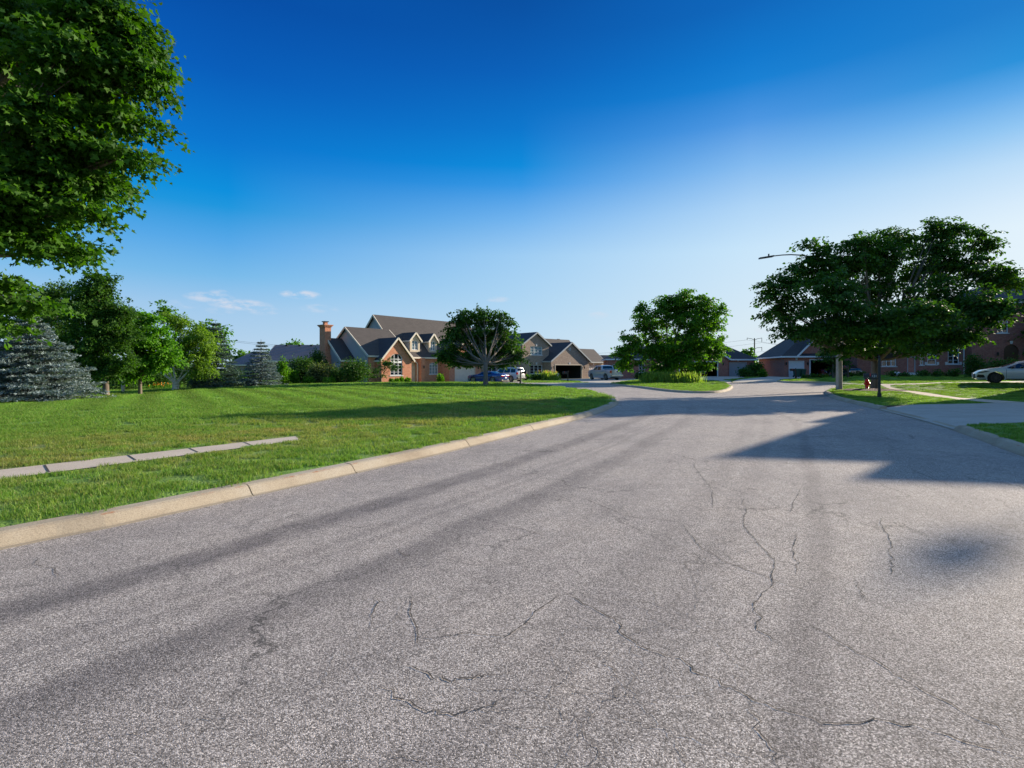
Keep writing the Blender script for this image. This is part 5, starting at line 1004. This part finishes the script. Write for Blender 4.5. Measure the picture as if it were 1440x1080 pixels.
# ---------------------------------------------------------------- vehicles
def car(name, label, cat, loc, head, paint, spec, front_grille=True, black_trim=False, rim='alloy', z=None):
    """x forward; body skinned between shaped flanks with real wheel arches"""
    root = thing(name, label, cat, (loc[0], loc[1], (h1(*loc) + .13) if z is None else z), head)
    Lh, Wd, up, belt, wr = spec['L'] / 2, spec['W'] / 2, spec['up'], spec['belt'], spec['wr']; wx = spec['wx']; gz = spec.get('gz', .24)
    low = []
    def arch(cx):
        r = wr + .07; return [(cx + r * math.cos(t), wr + r * math.sin(t)) for t in np.linspace(-.35, math.pi + .35, 13)]
    # outline clockwise from rear bottom to front over the roof
    low = [(up[-1][0] - 0., gz)]
    bottom = [(Lh - .12, gz)] + [p for p in arch(wx[0])] + [p for p in arch(wx[1])] + [(-Lh + .12, gz)]
    outline = list(up) + bottom       # up goes rear -> front over the top
    zmax = max(p[1] for p in up)
    def hw(x, z):
        k = 1 - .16 * (abs(x) / Lh) ** 5 - .03 * (abs(x) / Lh) ** 2
        if z > belt: k -= spec.get('tumble', .20) * (z - belt) / (zmax - belt)
        if z < .45: k -= .05 * (.45 - z) / .25
        return Wd * k * (1 - .02 * (abs(z - belt * .8) / .5) ** 2)
    # dense points
    def fill(poly, step=.16):
        P = densify(poly, .14); ar = np.array(poly); x0, z0 = ar.min(0); x1, z1 = ar.max(0)
        gx, gz_ = np.meshgrid(np.arange(x0, x1, step), np.arange(z0, z1, step)); q = np.column_stack([gx.ravel(), gz_.ravel()]); q = q[inpoly(q, poly)]; q = q[segdist(q, P) > .05]
        al = P + [tuple(t) for t in q]; V, E, Fs, *_ = delaunay_2d_cdt([Vector(p) for p in al], [(i, (i + 1) % len(P)) for i in range(len(P))], [], 0, 1e-5)
        V = np.array([tuple(v) for v in V]); Fa = np.array([list(f) for f in Fs]); Fa = Fa[inpoly(V[Fa].mean(1), poly)]; return P, V, Fa
    P, V, Fa = fill(outline); vs = []; fs = []
    for sgn in (-1, 1):
        b = len(vs); vs += [(v[0], sgn * hw(*v), v[1]) for v in V]; fs += [tuple(b + i for i in (f if sgn < 0 else f[::-1])) for f in Fa]
    # skin across: only the upper part and the ends, 5 columns with crown
    m = 6; n = len(P); b = len(vs)
    for p in P:
        for j in range(m + 1):
            t = -1 + 2 * j / m; w_ = hw(*p); bulge = (1 - t * t); isup = p[1] > gz + .05
            dx = .13 * bulge * np.sign(p[0]) * min(1, max(0, (abs(p[0]) - Lh * .55) / (Lh * .45))) if isup else 0; dz = .035 * bulge if (p[1] > .55 and abs(p[0]) < Lh - .1) else 0
            vs.append((p[0] + dx, t * w_, p[1] + dz))
    for i in range(n):
        k = (i + 1) % n
        for j in range(m): fs.append((b + i * (m + 1) + j, b + k * (m + 1) + j, b + k * (m + 1) + j + 1, b + i * (m + 1) + j + 1))
    me = bpy.data.meshes.new('body'); me.from_pydata(vs, [], fs); bm = bmesh.new(); bm.from_mesh(me); bmesh.ops.remove_doubles(bm, verts=bm.verts, dist=.012); bmesh.ops.recalc_face_normals(bm, faces=bm.faces)
    for f in bm.faces: f.smooth = True
    for e in bm.edges:
        if len(e.link_faces) == 2 and e.calc_face_angle(0) > .6: e.smooth = False
    bm.to_mesh(me); bm.free(); link('body', me, paint, root)
    def side(poly, nm, m_, off=.008, par=root):
        Pp, Vv, Ff = fill(poly)
        for sgn in (-1, 1):
            v2 = [(v[0], sgn * (hw(*v) + off), v[1]) for v in Vv]; MB().add(v2, [tuple(f) for f in Ff]).build(nm, m_, par, True)
    for wpoly in spec['side']: side(wpoly, 'side_window', 'carglass')
    for (a, c, nm, ins) in spec['ends']:       # glazed faces between two outline points
        pa, pc = Vector((a[0], 0, a[1])), Vector((c[0], 0, c[1])); nrm = Vector((-(c[1] - a[1]), 0, c[0] - a[0])).normalized(); 
        if nrm.z < 0: nrm = -nrm
        g = MB(); q = []
        rows = [pa.lerp(pc, t) for t in (.07, .36, .65, .93)]
        for r_ in rows:
            for j in range(7):
                t = -1 + 2 * j / 6; ww = hw(r_.x, r_.z) * ins; bulge = 1 - (t * ins) ** 2; dx = .13 * bulge * np.sign(r_.x) * min(1, max(0, (abs(r_.x) - Lh * .55) / (Lh * .45))); dz = .035 * bulge if abs(r_.x) < Lh - .1 else 0
                q.append((r_.x + dx + nrm.x * .012, t * ww, r_.z + dz + nrm.z * .012))
        g.add(q, [(i * 7 + j, i * 7 + j + 1, (i + 1) * 7 + j + 1, (i + 1) * 7 + j) for i in range(3) for j in range(6)]).build(nm, 'carglass', root, True)
    # wheels
    for cx in wx:
        for sgn in (-1, 1):
            yo = hw(cx, wr) - .02
            t = MB(); t.lathe((cx, sgn * (yo - .20), wr), [(wr * .7, 0), (wr * .97, 0), (wr, .03), (wr, .17), (wr * .95, .205), (wr * .70, .215)] if sgn > 0 else [(wr * .70, -.015), (wr * .95, -.005), (wr, .03), (wr, .17), (wr * .97, .2), (wr * .7, .2)], 22, 'y') if False else None
            t = MB(); y0 = sgn * (yo - .21); d_ = sgn
            t.lathe((cx, y0, wr), [(wr * .6, 0), (wr * .96, 0), (wr, .03 * d_), (wr, .17 * d_), (wr * .94, .205 * d_), (wr * .70, .21 * d_)], 24, 'y'); wo = t.build('wheel', 'tyre', root, True)
            rm = MB(); rm.lathe((cx, y0 + .19 * d_, wr), [(wr * .70, 0), (wr * .70, .03 * d_), (wr * .64, .03 * d_), (wr * .6, .0)], 24, 'y')
            for k in range(10):
                a_ = 2 * math.pi * k / 10; rm.beam((cx + .03 * math.cos(a_), y0 + .215 * d_, wr + .03 * math.sin(a_)), (cx + wr * .66 * math.cos(a_), y0 + .215 * d_, wr + wr * .66 * math.sin(a_)), .035, .025)
            rm.lathe((cx, y0 + .2 * d_, wr), [(.06, 0), (.05, .03 * d_)], 10, 'y'); rm.build('rim', rim, wo)
    for nm, poly, m_ in spec.get('decal', ()): side(poly, nm, m_, .010)
    rx = -Lh
    for sgn in (-1, 1):
        mr = MB(); mx, mz = spec['mirror']; y = hw(mx, mz) * sgn
        mr.tube([(mx + .05, y + .02 * sgn, mz + .03), (mx, y + .10 * sgn, mz + .06), (mx - .04, y + .2 * sgn, mz + .07)], [.03, .07, .05], 8); mr.build('mirror', 'black' if black_trim else paint, root, True)
    for q in spec.get('boxes', ()):
        nm, m_, (x0, x1, y0, y1, z0, z1) = q; MB().box(x0, x1, y0, y1, z0, z1).build(nm, m_, root, bevel=.015)
    return root
SED = dict(L=4.88, W=1.84, wr=.345, wx=(1.48, -1.36), gz=.22, belt=.93, mirror=(.72, .96),
    up=[(-2.44, .36), (-2.44, .62), (-2.40, .92), (-2.30, 1.06), (-1.95, 1.10), (-1.55, 1.24), (-1.05, 1.39), (-.45, 1.445), (.10, 1.43), (.45, 1.35), (1.20, 1.02), (1.7, .94), (2.15, .82), (2.36, .70), (2.44, .56), (2.44, .36), (2.38, .24)],
    side=[[(-1.62, 1.0), (-1.45, 1.17), (-1.0, 1.32), (-.45, 1.375), (.02, 1.365), (.02, .96), (-.6, .955)], [(.07, .96), (.07, 1.355), (.35, 1.29), (.95, 1.02), (.88, .965)]],
    ends=[((.47, 1.345), (1.18, 1.03), 'windshield', .86), ((-1.92, 1.11), (-1.08, 1.385), 'rear_window', .82)],
    decal=[('door_seam', [(.98, .35), (.995, .35), (.995, .90), (.98, .90)], 'black'), ('sill_strip', [(-.9, .225), (1.02, .225), (1.02, .30), (-.9, .30)], 'black')])
S2 = dict(SED); S2['decal'] = SED['decal'] + [('headlight', [(1.72, .76), (2.0, .78), (2.28, .71), (2.34, .65), (2.1, .68)], 'black'), ('bumper_grille', [(1.98, .36), (2.06, .54), (2.34, .56), (2.40, .40), (2.2, .33)], 'black'), ('bumper_trim', [(1.94, .30), (2.36, .27), (2.34, .34), (2.02, .345)], 'paint_white'), ('lower_lip', [(1.95, .225), (2.37, .245), (2.36, .275), (1.95, .29)], 'black')]
S2['boxes'] = [('grille', 'black', (2.40, 2.53, -.62, .62, .30, .60)), ('badge', 'alloy', (2.53, 2.56, -.09, .09, .60, .68)), ('number_plate', 'white', (2.545, 2.56, -.17, .17, .40, .52))]
wl = (31.9, 33.9); hd = math.atan2(.60, -.80)
cc = (wl[0] - math.cos(hd) * 1.48, wl[1] - math.sin(hd) * 1.48)
car('parked_car', 'white sedan with dark wheels parked at the right edge behind the sunlit lawn', 'car', cc, hd, 'paint_white', S2, black_trim=True, rim='alloy_dark')
CPE = dict(L=4.9, W=1.90, wr=.36, wx=(1.55, -1.30), gz=.24, belt=.98, mirror=(.55, 1.0),
    up=[(-2.44, .40), (-2.45, .75), (-2.40, 1.02), (-2.25, 1.10), (-1.75, 1.13), (-1.0, 1.36), (-.3, 1.40), (.25, 1.30), (.85, 1.05), (1.5, .98), (2.2, .90), (2.40, .78), (2.44, .5), (2.4, .3)],
    side=[[(-1.3, 1.06), (-.95, 1.27), (-.3, 1.33), (.2, 1.26), (.65, 1.03), (-.5, 1.02)]], ends=[((.27, 1.29), (.83, 1.06), 'windshield', .84), ((-1.72, 1.14), (-1.03, 1.35), 'rear_window', .80)],
    boxes=[('tail_light', 'red_lamp', (-2.535, -2.40, -.78, .78, .78, .94)), ('number_plate', 'white', (-2.60, -2.53, -.17, .17, .58, .72)), ('rear_bumper', 'black', (-2.52, -2.3, -.75, .75, .28, .42))])
hA = math.radians(50 - 90 + 180 - 10)   # towards the garage of the brick house
def pcar(name, label, px, d, head, paint, spec, **k): return car(name, label, 'car', wp(px, d), head, paint, spec, **k)
pcar('parked_car', 'dark blue coupe with a full width red tail light on the red brick house driveway', 686, 61, R(147), 'paint_blue', CPE)
SUV = dict(L=4.75, W=1.90, wr=.38, wx=(1.40, -1.38), gz=.30, belt=1.05, mirror=(.85, 1.12), tumble=.14,
    up=[(-2.36, .45), (-2.37, .95), (-2.28, 1.30), (-2.12, 1.74), (-1.9, 1.80), (-.5, 1.83), (.3, 1.78), (.6, 1.66), (1.15, 1.22), (1.5, 1.14), (2.1, 1.04), (2.32, .9), (2.36, .6), (2.33, .35)],
    side=[[(-2.08, 1.18), (-2.0, 1.62), (-1.35, 1.66), (-1.35, 1.16)], [(-1.25, 1.16), (-1.25, 1.67), (-.3, 1.69), (-.3, 1.14)], [(-.2, 1.14), (-.2, 1.69), (.35, 1.66), (.95, 1.20), (.9, 1.14)]],
    ends=[((.62, 1.64), (1.13, 1.24), 'windshield', .88), ((-2.265, 1.34), (-2.13, 1.70), 'rear_window', .84)],
    boxes=[('tail_light', 'red_lamp', (-2.42, -2.2, .68, .86, .92, 1.2)), ('tail_light', 'red_lamp', (-2.42, -2.2, -.86, -.68, .92, 1.2)), ('rear_bumper', 'black', (-2.52, -2.25, -.82, .82, .36, .56)), ('roof_rail', 'black', (-1.8, .2, .60, .64, 1.82, 1.88)), ('roof_rail', 'black', (-1.8, .2, -.64, -.60, 1.82, 1.88))])
pcar('parked_suv', 'silver white SUV parked behind the dark blue coupe', 713, 66, R(140), 'paint_silver', SUV)
PK = dict(L=5.8, W=2.0, wr=.42, wx=(1.85, -1.75), gz=.42, belt=1.22, mirror=(1.15, 1.3), tumble=.14,
    up=[(-2.88, .62), (-2.9, 1.0), (-2.88, 1.36), (-2.8, 1.38), (-1.0, 1.38), (-.85, 1.40), (-.68, 1.90), (-.4, 1.95), (.6, 1.95), (.9, 1.86), (1.45, 1.42), (1.9, 1.34), (2.7, 1.26), (2.85, 1.0), (2.88, .7), (2.85, .45)],
    side=[[(-.6, 1.33), (-.5, 1.80), (.2, 1.82), (.2, 1.33)], [(.3, 1.33), (.3, 1.82), (.75, 1.78), (1.2, 1.40), (1.15, 1.33)]], ends=[((.92, 1.84), (1.43, 1.44), 'windshield', .88), ((-.83, 1.45), (-.69, 1.86), 'rear_window', .84)],
    boxes=[('tail_light', 'red_lamp', (-2.95, -2.7, .74, .92, .92, 1.28)), ('tail_light', 'red_lamp', (-2.95, -2.7, -.92, -.74, .92, 1.28)), ('rear_bumper', 'alloy', (-3.12, -2.85, -.88, .88, .52, .74)), ('tailgate_emblem', 'black', (-3.045, -3.0, -.09, .09, 1.02, 1.20)), ('bed_cover', 'black', (-2.75, -1.0, -.72, .72, 1.38, 1.44))])
pcar('pickup_truck', 'silver pickup truck with its tailgate to the street on the tan house driveway', 850, 69, R(112), 'paint_silver', PK)
def hpt(C0, a, x, y): return (C0[0] + math.cos(R(a)) * x - math.sin(R(a)) * y, C0[1] + math.sin(R(a)) * x + math.cos(R(a)) * y)
car('garage_car', 'white car parked inside the wide open garage of the tan brick house', 'car', hpt((5.8, 77), 42, 2.4, 3.6), R(132), 'paint_white', SED, z=-.14)
car('garage_car', 'dark red car inside the open garage of the right hand brick house', 'car', hpt(((1103 - 720) / 720 * 69, 69), -12, 5.6, 3.4), R(78), 'paint_red', dict(SED, boxes=[('tail_light', 'red_lamp', (-2.58, -2.42, -.8, .8, .80, .90)), ('number_plate', 'white', (-2.60, -2.56, -.2, .2, .60, .74)), ('rear_bumper', 'alloy', (-2.56, -2.3, -.7, .7, .36, .46))]), z=.41)
car('garage_car', 'dark car deep in the open garage of the middle house', 'car', hpt((25.01, 73.5), -5, 2.4, 3.6), R(85), 'paint_black', dict(SED, boxes=[('number_plate', 'white', (-2.60, -2.54, -.2, .2, .62, .76)), ('tail_light', 'red_lamp', (-2.58, -2.42, -.8, .8, .82, .90))]), z=.38)
car('parked_car', 'dark parked car half hidden by the concrete lamp post', 'car', wp(1186, 64.5), R(85), 'paint_black', dict(SED, boxes=[('headlight', 'clear_lamp', (-2.58, -2.42, .5, .8, .62, .76)), ('headlight', 'clear_lamp', (-2.58, -2.42, -.8, -.5, .62, .76))]))
car('parked_car', 'pale blue car seen far down the lane between the evergreens', 'car', wp(1079, 98), R(80), 'paint_silver', SUV)

# ---------------------------------------------------------------- street furniture and small things
def local_mb(): return MB()
# street lamp
p = at(1180, 548.2, .12); z0 = h1(*p) + .11
t = thing('street_lamp', 'tall square concrete street lamp whose curved arm reaches over the road', 'street lamp', (*p, z0))
Hp = 9.0
b = MB(); a0, a1 = .165, .10; c = .3
def octo(a, z, c=.28): k = a * c; return [(a - k, -a, z), (a, -a + k, z), (a, a - k, z), (a - k, a, z), (-a + k, a, z), (-a, a - k, z), (-a, -a + k, z), (-a + k, -a, z)]
b.add(octo(a0, -.4) + octo(a1, Hp), [(i, (i + 1) % 8, (i + 1) % 8 + 8, i + 8) for i in range(8)] + [tuple(range(8, 16)), tuple(range(7, -1, -1))]); b.build('pole', 'concrete_pole', t)
MB().add(octo(a1 + .02, Hp) + octo(a1 * .3, Hp + .2), [(i, (i + 1) % 8, (i + 1) % 8 + 8, i + 8) for i in range(8)] + [tuple(range(8, 16)), tuple(range(7, -1, -1))]).build('pole_cap', 'black', t)
za = zp(359, p[1]) - z0
arm = [(-.1, 0, Hp - .55), (-.8, .05, za - .28), (-1.4, .08, za - .16), (-2.0, .1, za - .05), (-2.6, .13, za + .04), (-3.2, .16, za + .08), (-3.8, .19, za + .06), (-4.5, .2, za - .02)]
MB().tube(arm, list(np.linspace(.055, .035, len(arm))), 8).build('arm', 'alloy_dark', t, True)
b = MB(); b.slab([(-5.35, .08, za - .12), (-5.35, .32, za - .12), (-4.4, .36, za + .03), (-4.4, .04, za + .03)], .10); b.tube([(-4.7, .2, za - .02), (-4.7, .2, za + .14)], .05, 8); b.build('lamp_head', 'black', t)
# fire hydrant
p = at(1219.0, 547.2, .12); t = thing('fire_hydrant', 'red fire hydrant beside the trunk of the big spreading tree', 'fire hydrant', (*p, h1(*p) + .12), R(20))
b = MB(); b.lathe((0, 0, -.05), [(.15, 0), (.15, .09), (.11, .1), (.11, .56), (.14, .57), (.14, .62), (.125, .63), (.11, .72), (.06, .79), (.035, .80), (.035, .86), (.01, .87)], 16); b.build('body', 'red_paint', t, True)
for s_ in (-1, 1): MB().lathe((0, 0, .40), [(.07, 0), (.07, .15 * s_), (.085, .15 * s_), (.085, .2 * s_), (.02, .23 * s_)], 12, 'x').build('side_outlet', 'red_paint', t, True)
MB().lathe((0, 0, .36), [(.09, 0), (.09, -.15), (.105, -.15), (.105, -.2), (.03, -.23)], 12, 'y').build('pumper_outlet', 'red_paint', t, True)
# mulch ring
p = at(1230, 549.5, .12); z0 = h1(*p) + .1
vs = [(0, 0, .14)]; fs = []; nr = 7; na = 26
for r_ in range(1, nr + 1):
    for a_ in range(na): th = 2 * math.pi * a_ / na; rr = (2.5 + .25 * math.sin(3 * th + 1)) * r_ / nr; vs.append((p[0] + rr * math.cos(th) * .95, p[1] + rr * math.sin(th) * .8, z0 + .17 * (1 - (r_ / nr) ** 2) + rnd.uniform(-.02, .02) * (r_ < nr) - .03 * (r_ == nr)))
vs[0] = (p[0], p[1], z0 + .17)
for a_ in range(na): fs.append((0, 1 + a_, 1 + (a_ + 1) % na))
for r_ in range(nr - 1):
    for a_ in range(na): q = 1 + r_ * na; fs.append((q + a_, q + na + a_, q + na + (a_ + 1) % na, q + (a_ + 1) % na))
me = bpy.data.meshes.new('mulch_bed'); me.from_pydata(vs, [], fs); tag(link('mulch_bed', me, 'mulch'), kind='structure')

def mailbox(label, px, d, rz, tall=1.35, number=None, s=1.0):
    x, y = wp(px, d); t = thing('mailbox', label, 'mailbox', (x, y, h1(x, y) + .11), rz, 'mailboxes at the kerbs')
    b = MB(); b.box(-.055, .055, -.055, .055, -.3, tall); b.box(-.085, .085, -.085, .085, -.05, .22); b.box(-.075, .075, -.075, .075, .22, .27); b.box(-.07, .07, -.07, .07, .70, .76); b.lathe((0, 0, tall), [(.07, 0), (.07, .03), (.03, .05), (.05, .09), (.045, .13), (.0, .17)], 10); b.build('post', 'black', t)
    MB().box(-.62, -.06, -.03, .03, .93, .99).build('bracket', 'black', t)
    vs = []; 
    prof = [(-.09, 1.0), (.09, 1.0), (.09, 1.14)] + [(.09 * math.cos(a), 1.14 + .09 * math.sin(a)) for a in np.linspace(.3, math.pi - .3, 6)] + [(-.09, 1.14)]
    n = len(prof); b = MB(); b.add([(-.66, q[0], q[1]) for q in prof] + [(-.12, q[0], q[1]) for q in prof], [tuple(range(n)), tuple(range(2 * n - 1, n - 1, -1))] + [(i, (i + 1) % n, (i + 1) % n + n, i + n) for i in range(n)]); bx_ = b.build('box', 'black', t)
    MB().box(-.40, -.36, -.115, -.092, 1.08, 1.24).build('flag', 'red_paint', t)
    if number:
        pl = MB().box(-.34, -.10, -.108, -.094, 1.02, 1.17).build('number_plate', 'black', t)
        cu = bpy.data.curves.new('digits', 'FONT'); cu.body = number; cu.size = .15; cu.extrude = .002; cu.align_x = 'CENTER'
        tmp = bpy.data.objects.new('tmp', cu); me = bpy.data.meshes.new_from_object(tmp); me.transform(Matrix.Translation((-.22, -.111, 1.045)) @ Matrix.Rotation(R(90), 4, 'X')); bpy.data.objects.remove(tmp); link('digits', me, 'white', pl)
    return t
mailbox('nearest black mailbox on a tall ornamental post with white numbers, before the mulch ring', 1236.5, 25.6, R(-30), 1.95, '121')
mailbox('black mailbox at the end of the driveway beside the silver white SUV', 732, 51.3, R(160), 1.15)
mailbox('black mailbox on the grass strip before the wide open garage', 798.5, 60, R(0), 1.15)
mailbox('black mailbox in front of the green bins', 1119, 61, R(-10), 1.15)
mailbox('black mailbox just right of the concrete lamp post', 1192.5, 51, R(0), 1.15)
for px, lb in ((1120.5, 'green wheeled bin, left one beside the white garage door'), (1128, 'green wheeled bin, right one nearer the brick pillar')):
    x, y = wp(px, 67.2); t = thing('wheeled_bin', lb, 'bin', (x, y, h1(x, y) + .13), R(10), 'bins by the white garage door')
    b = MB(); b.add([(-.24, -.28, .08), (.24, -.28, .08), (.24, .28, .08), (-.24, .28, .08), (-.31, -.36, 1.0), (.31, -.36, 1.0), (.31, .36, 1.0), (-.31, .36, 1.0)], [(0, 1, 2, 3), (4, 5, 6, 7), (0, 1, 5, 4), (1, 2, 6, 5), (2, 3, 7, 6), (3, 0, 4, 7)]); b.build('body', 'bin_green', t)
    MB().slab([(-.34, -.40, 1.05), (.34, -.40, 1.05), (.34, .42, 1.12), (-.34, .42, 1.12)], .05).build('lid', 'bin_green', t)
    for s_ in (-.26, .26): MB().lathe((s_, .3, .12), [(.12, -.03), (.12, .03)], 12, 'x').build('wheel', 'tyre', t)
# utility pole with bracket arms
def upole(label, px, d, top):
    x, y = wp(px, d); t = thing('utility_pole', label, 'utility pole', (x, y, h1(x, y))); Ht = zp(top, d)
    MB().tube([(0, 0, -1), (0, 0, Ht)], [.24, .15], 10).build('pole', 'wood_pole', t)
    for s_, zz in ((-1, Ht - .3), (1, Ht - .3), (1, Ht - 2.9)):
        b = MB(); b.tube([(0, 0, zz - .3), (s_ * .8, 0, zz + .1), (s_ * 2.2, 0, zz + .35 if zz > Ht - 1 else zz + .15)], .07, 6); b.build('arm', 'wood_pole', t)
        b = MB(); b.tube([(s_ * 2.15, 0, zz + .3), (s_ * 2.15, 0, zz - .8 if s_ > 0 else zz - .2)], .08, 6); b.build('insulator', 'wood_pole', t)
    return x, y, Ht
x, y, Ht = upole('wooden utility pole with curved arms far behind the back lane', 1061, 150, 477)
for k, (dx, dz) in enumerate(((-2.2, -.2), (2.2, -1.0), (2.2, -3.6))):
    b = MB(); pts = [(x + dx + 150 * u, y + 25 * u, Ht + dz - 5 * (1 - (2 * abs(u) - 1) ** 2) * 1. * (abs(u) > 0)) for u in np.linspace(-1, 1, 25)]
    tag(b.tube(pts, .022, 4).build('power_line', 'black'), ['thin power line from the left arm of the utility pole', 'thin power line from the upper right arm of the utility pole', 'thin power line from the lower arm of the utility pole'][k], 'power line', 'power lines on the utility pole')
# clump of tall grass
def tallgrass(label, name, pts, hgt_, m, n, plume=None):
    c = np.mean(np.array(pts), 0); root = thing(name, label, 'plant', (c[0], c[1], h1(*c) + .1)); P = []; 
    for i in range(n):
        a, b_ = rnd.choice(pts), (rnd.gauss(0, .45), rnd.gauss(0, .4)); P.append((a[0] + b_[0] - c[0], a[1] + b_[1] - c[1], -.05))
    P = np.array(P); D = rng.normal(0, .22, P.shape); D[:, 2] = 1; Nn = rng.normal(0, 1, P.shape); Nn[:, 2] *= .3
    leaves('blades', P, D, Nn, hgt_ * rng.uniform(.55, 1.25, n), np.array([(-.025, 0), (.025, 0), (.03, .5), (.004, 1), (-.02, .5)]), m, root)
    if plume:
        k = rng.integers(0, n, n // 7); P2 = P[k] + D[k] / np.linalg.norm(D[k], axis=1)[:, None] * hgt_ * rng.uniform(.5, 1.05, (len(k), 1)); leaves('plumes', P2, D[k], Nn[k], np.full(len(k), .32 if plume == 'plume' else .13), QUAD * np.array((.5 if plume == 'plume' else 1.2, 1)), plume, root)
g0, g1 = wp(914, 50.5), wp(970, 50.5)
tallgrass('wide clump of tall light green ornamental grass under the middle lawn tree', 'ornamental_grass', [(g0[0] + (g1[0] - g0[0]) * i / 12, g0[1] + .6 * math.sin(i), 0)[:2] for i in range(13)], 1.05, 'tallgrass', 2600)
tallgrass('feathery orange tipped grass, left clump beside the wide open garage', 'ornamental_grass', [wp(769, 72)], 1.25, 'tallgrass', 260, 'plume'); tallgrass('feathery orange tipped grass, right clump beside the wide open garage', 'ornamental_grass', [wp(776, 72.5)], 1.1, 'tallgrass', 260, 'plume')
for px, d, lb in ((218, 45, 'orange daylilies blooming left of the birch stems'), (234, 43, 'orange daylilies at the foot of the birch'), (284, 42, 'yellow orange daylilies right of the birch'), (1160, 63, 'orange yellow flowers in front of the red car'), (667, 70.5, 'yellow flowers behind the dark blue coupe')):
    tallgrass(lb, 'daylily_plant', [wp(px, d), wp(px + 6, d)], .55, 'leaf_mid', 90, 'lily')
# pale stone marker under the trees
x, y = wp(173, 37); t = thing('stone_post', 'short pale post standing between the two tree trunks', 'post', (x, y, h1(x, y) + .1)); MB().box(-.08, .08, -.08, .08, -.1, .85).build('post', 'siding_tan', t, bevel=.02); MB().box(-.1, .1, -.1, .1, .85, .91).build('cap', 'stone', t)
x, y = wp(1228.5 + 33, 56); t = thing('garden_stone', 'pale rounded stone among the bushes below the low front windows', 'rock', (x, y, h1(x, y) + .12)); b = MB(); b.lathe((0, 0, 0), [(.3, 0), (.42, .15), (.38, .35), (.2, .5), (.02, .54)], 9); b.build('boulder', 'stone', t, True)
# tall tree outside the frame whose tip shades the near road
tree('tall_tree', 'tall tree standing out of view behind the neighbour house on the right', 'tree', (48.8, 32), [(49, 32.2, 10.5, 2.4, 2.2, 2.4, 40), (48.6, 31.8, 12.6, 1.2, 1.1, 1.0, 14), (47.15, 31.5, 15.15, .1, .1, .1, 3)], .3, 3, 'leaf_dark', lsize=.16, per=60, crad=.2, group='trees out of view')
for X_, Y_, hh_, rr_, lb in ((55, 46, 7.6, 3.2, 'low tree standing out of view beyond the right edge, nearer one'), (60.5, 55, 9.5, 4.6, 'wide tree standing out of view beyond the right edge, farther one')):
    tree('tall_tree', lb, 'tree', (X_, Y_), [(X_, Y_, hh_ * .55, rr_, rr_, hh_ * .25, 60), (X_ - .4, Y_, hh_ * .8, rr_ * .7, rr_ * .7, hh_ * .16, 36)], .25, 2.5, 'leaf_dark', lsize=.4, per=45, crad=1.1, group='trees out of view')
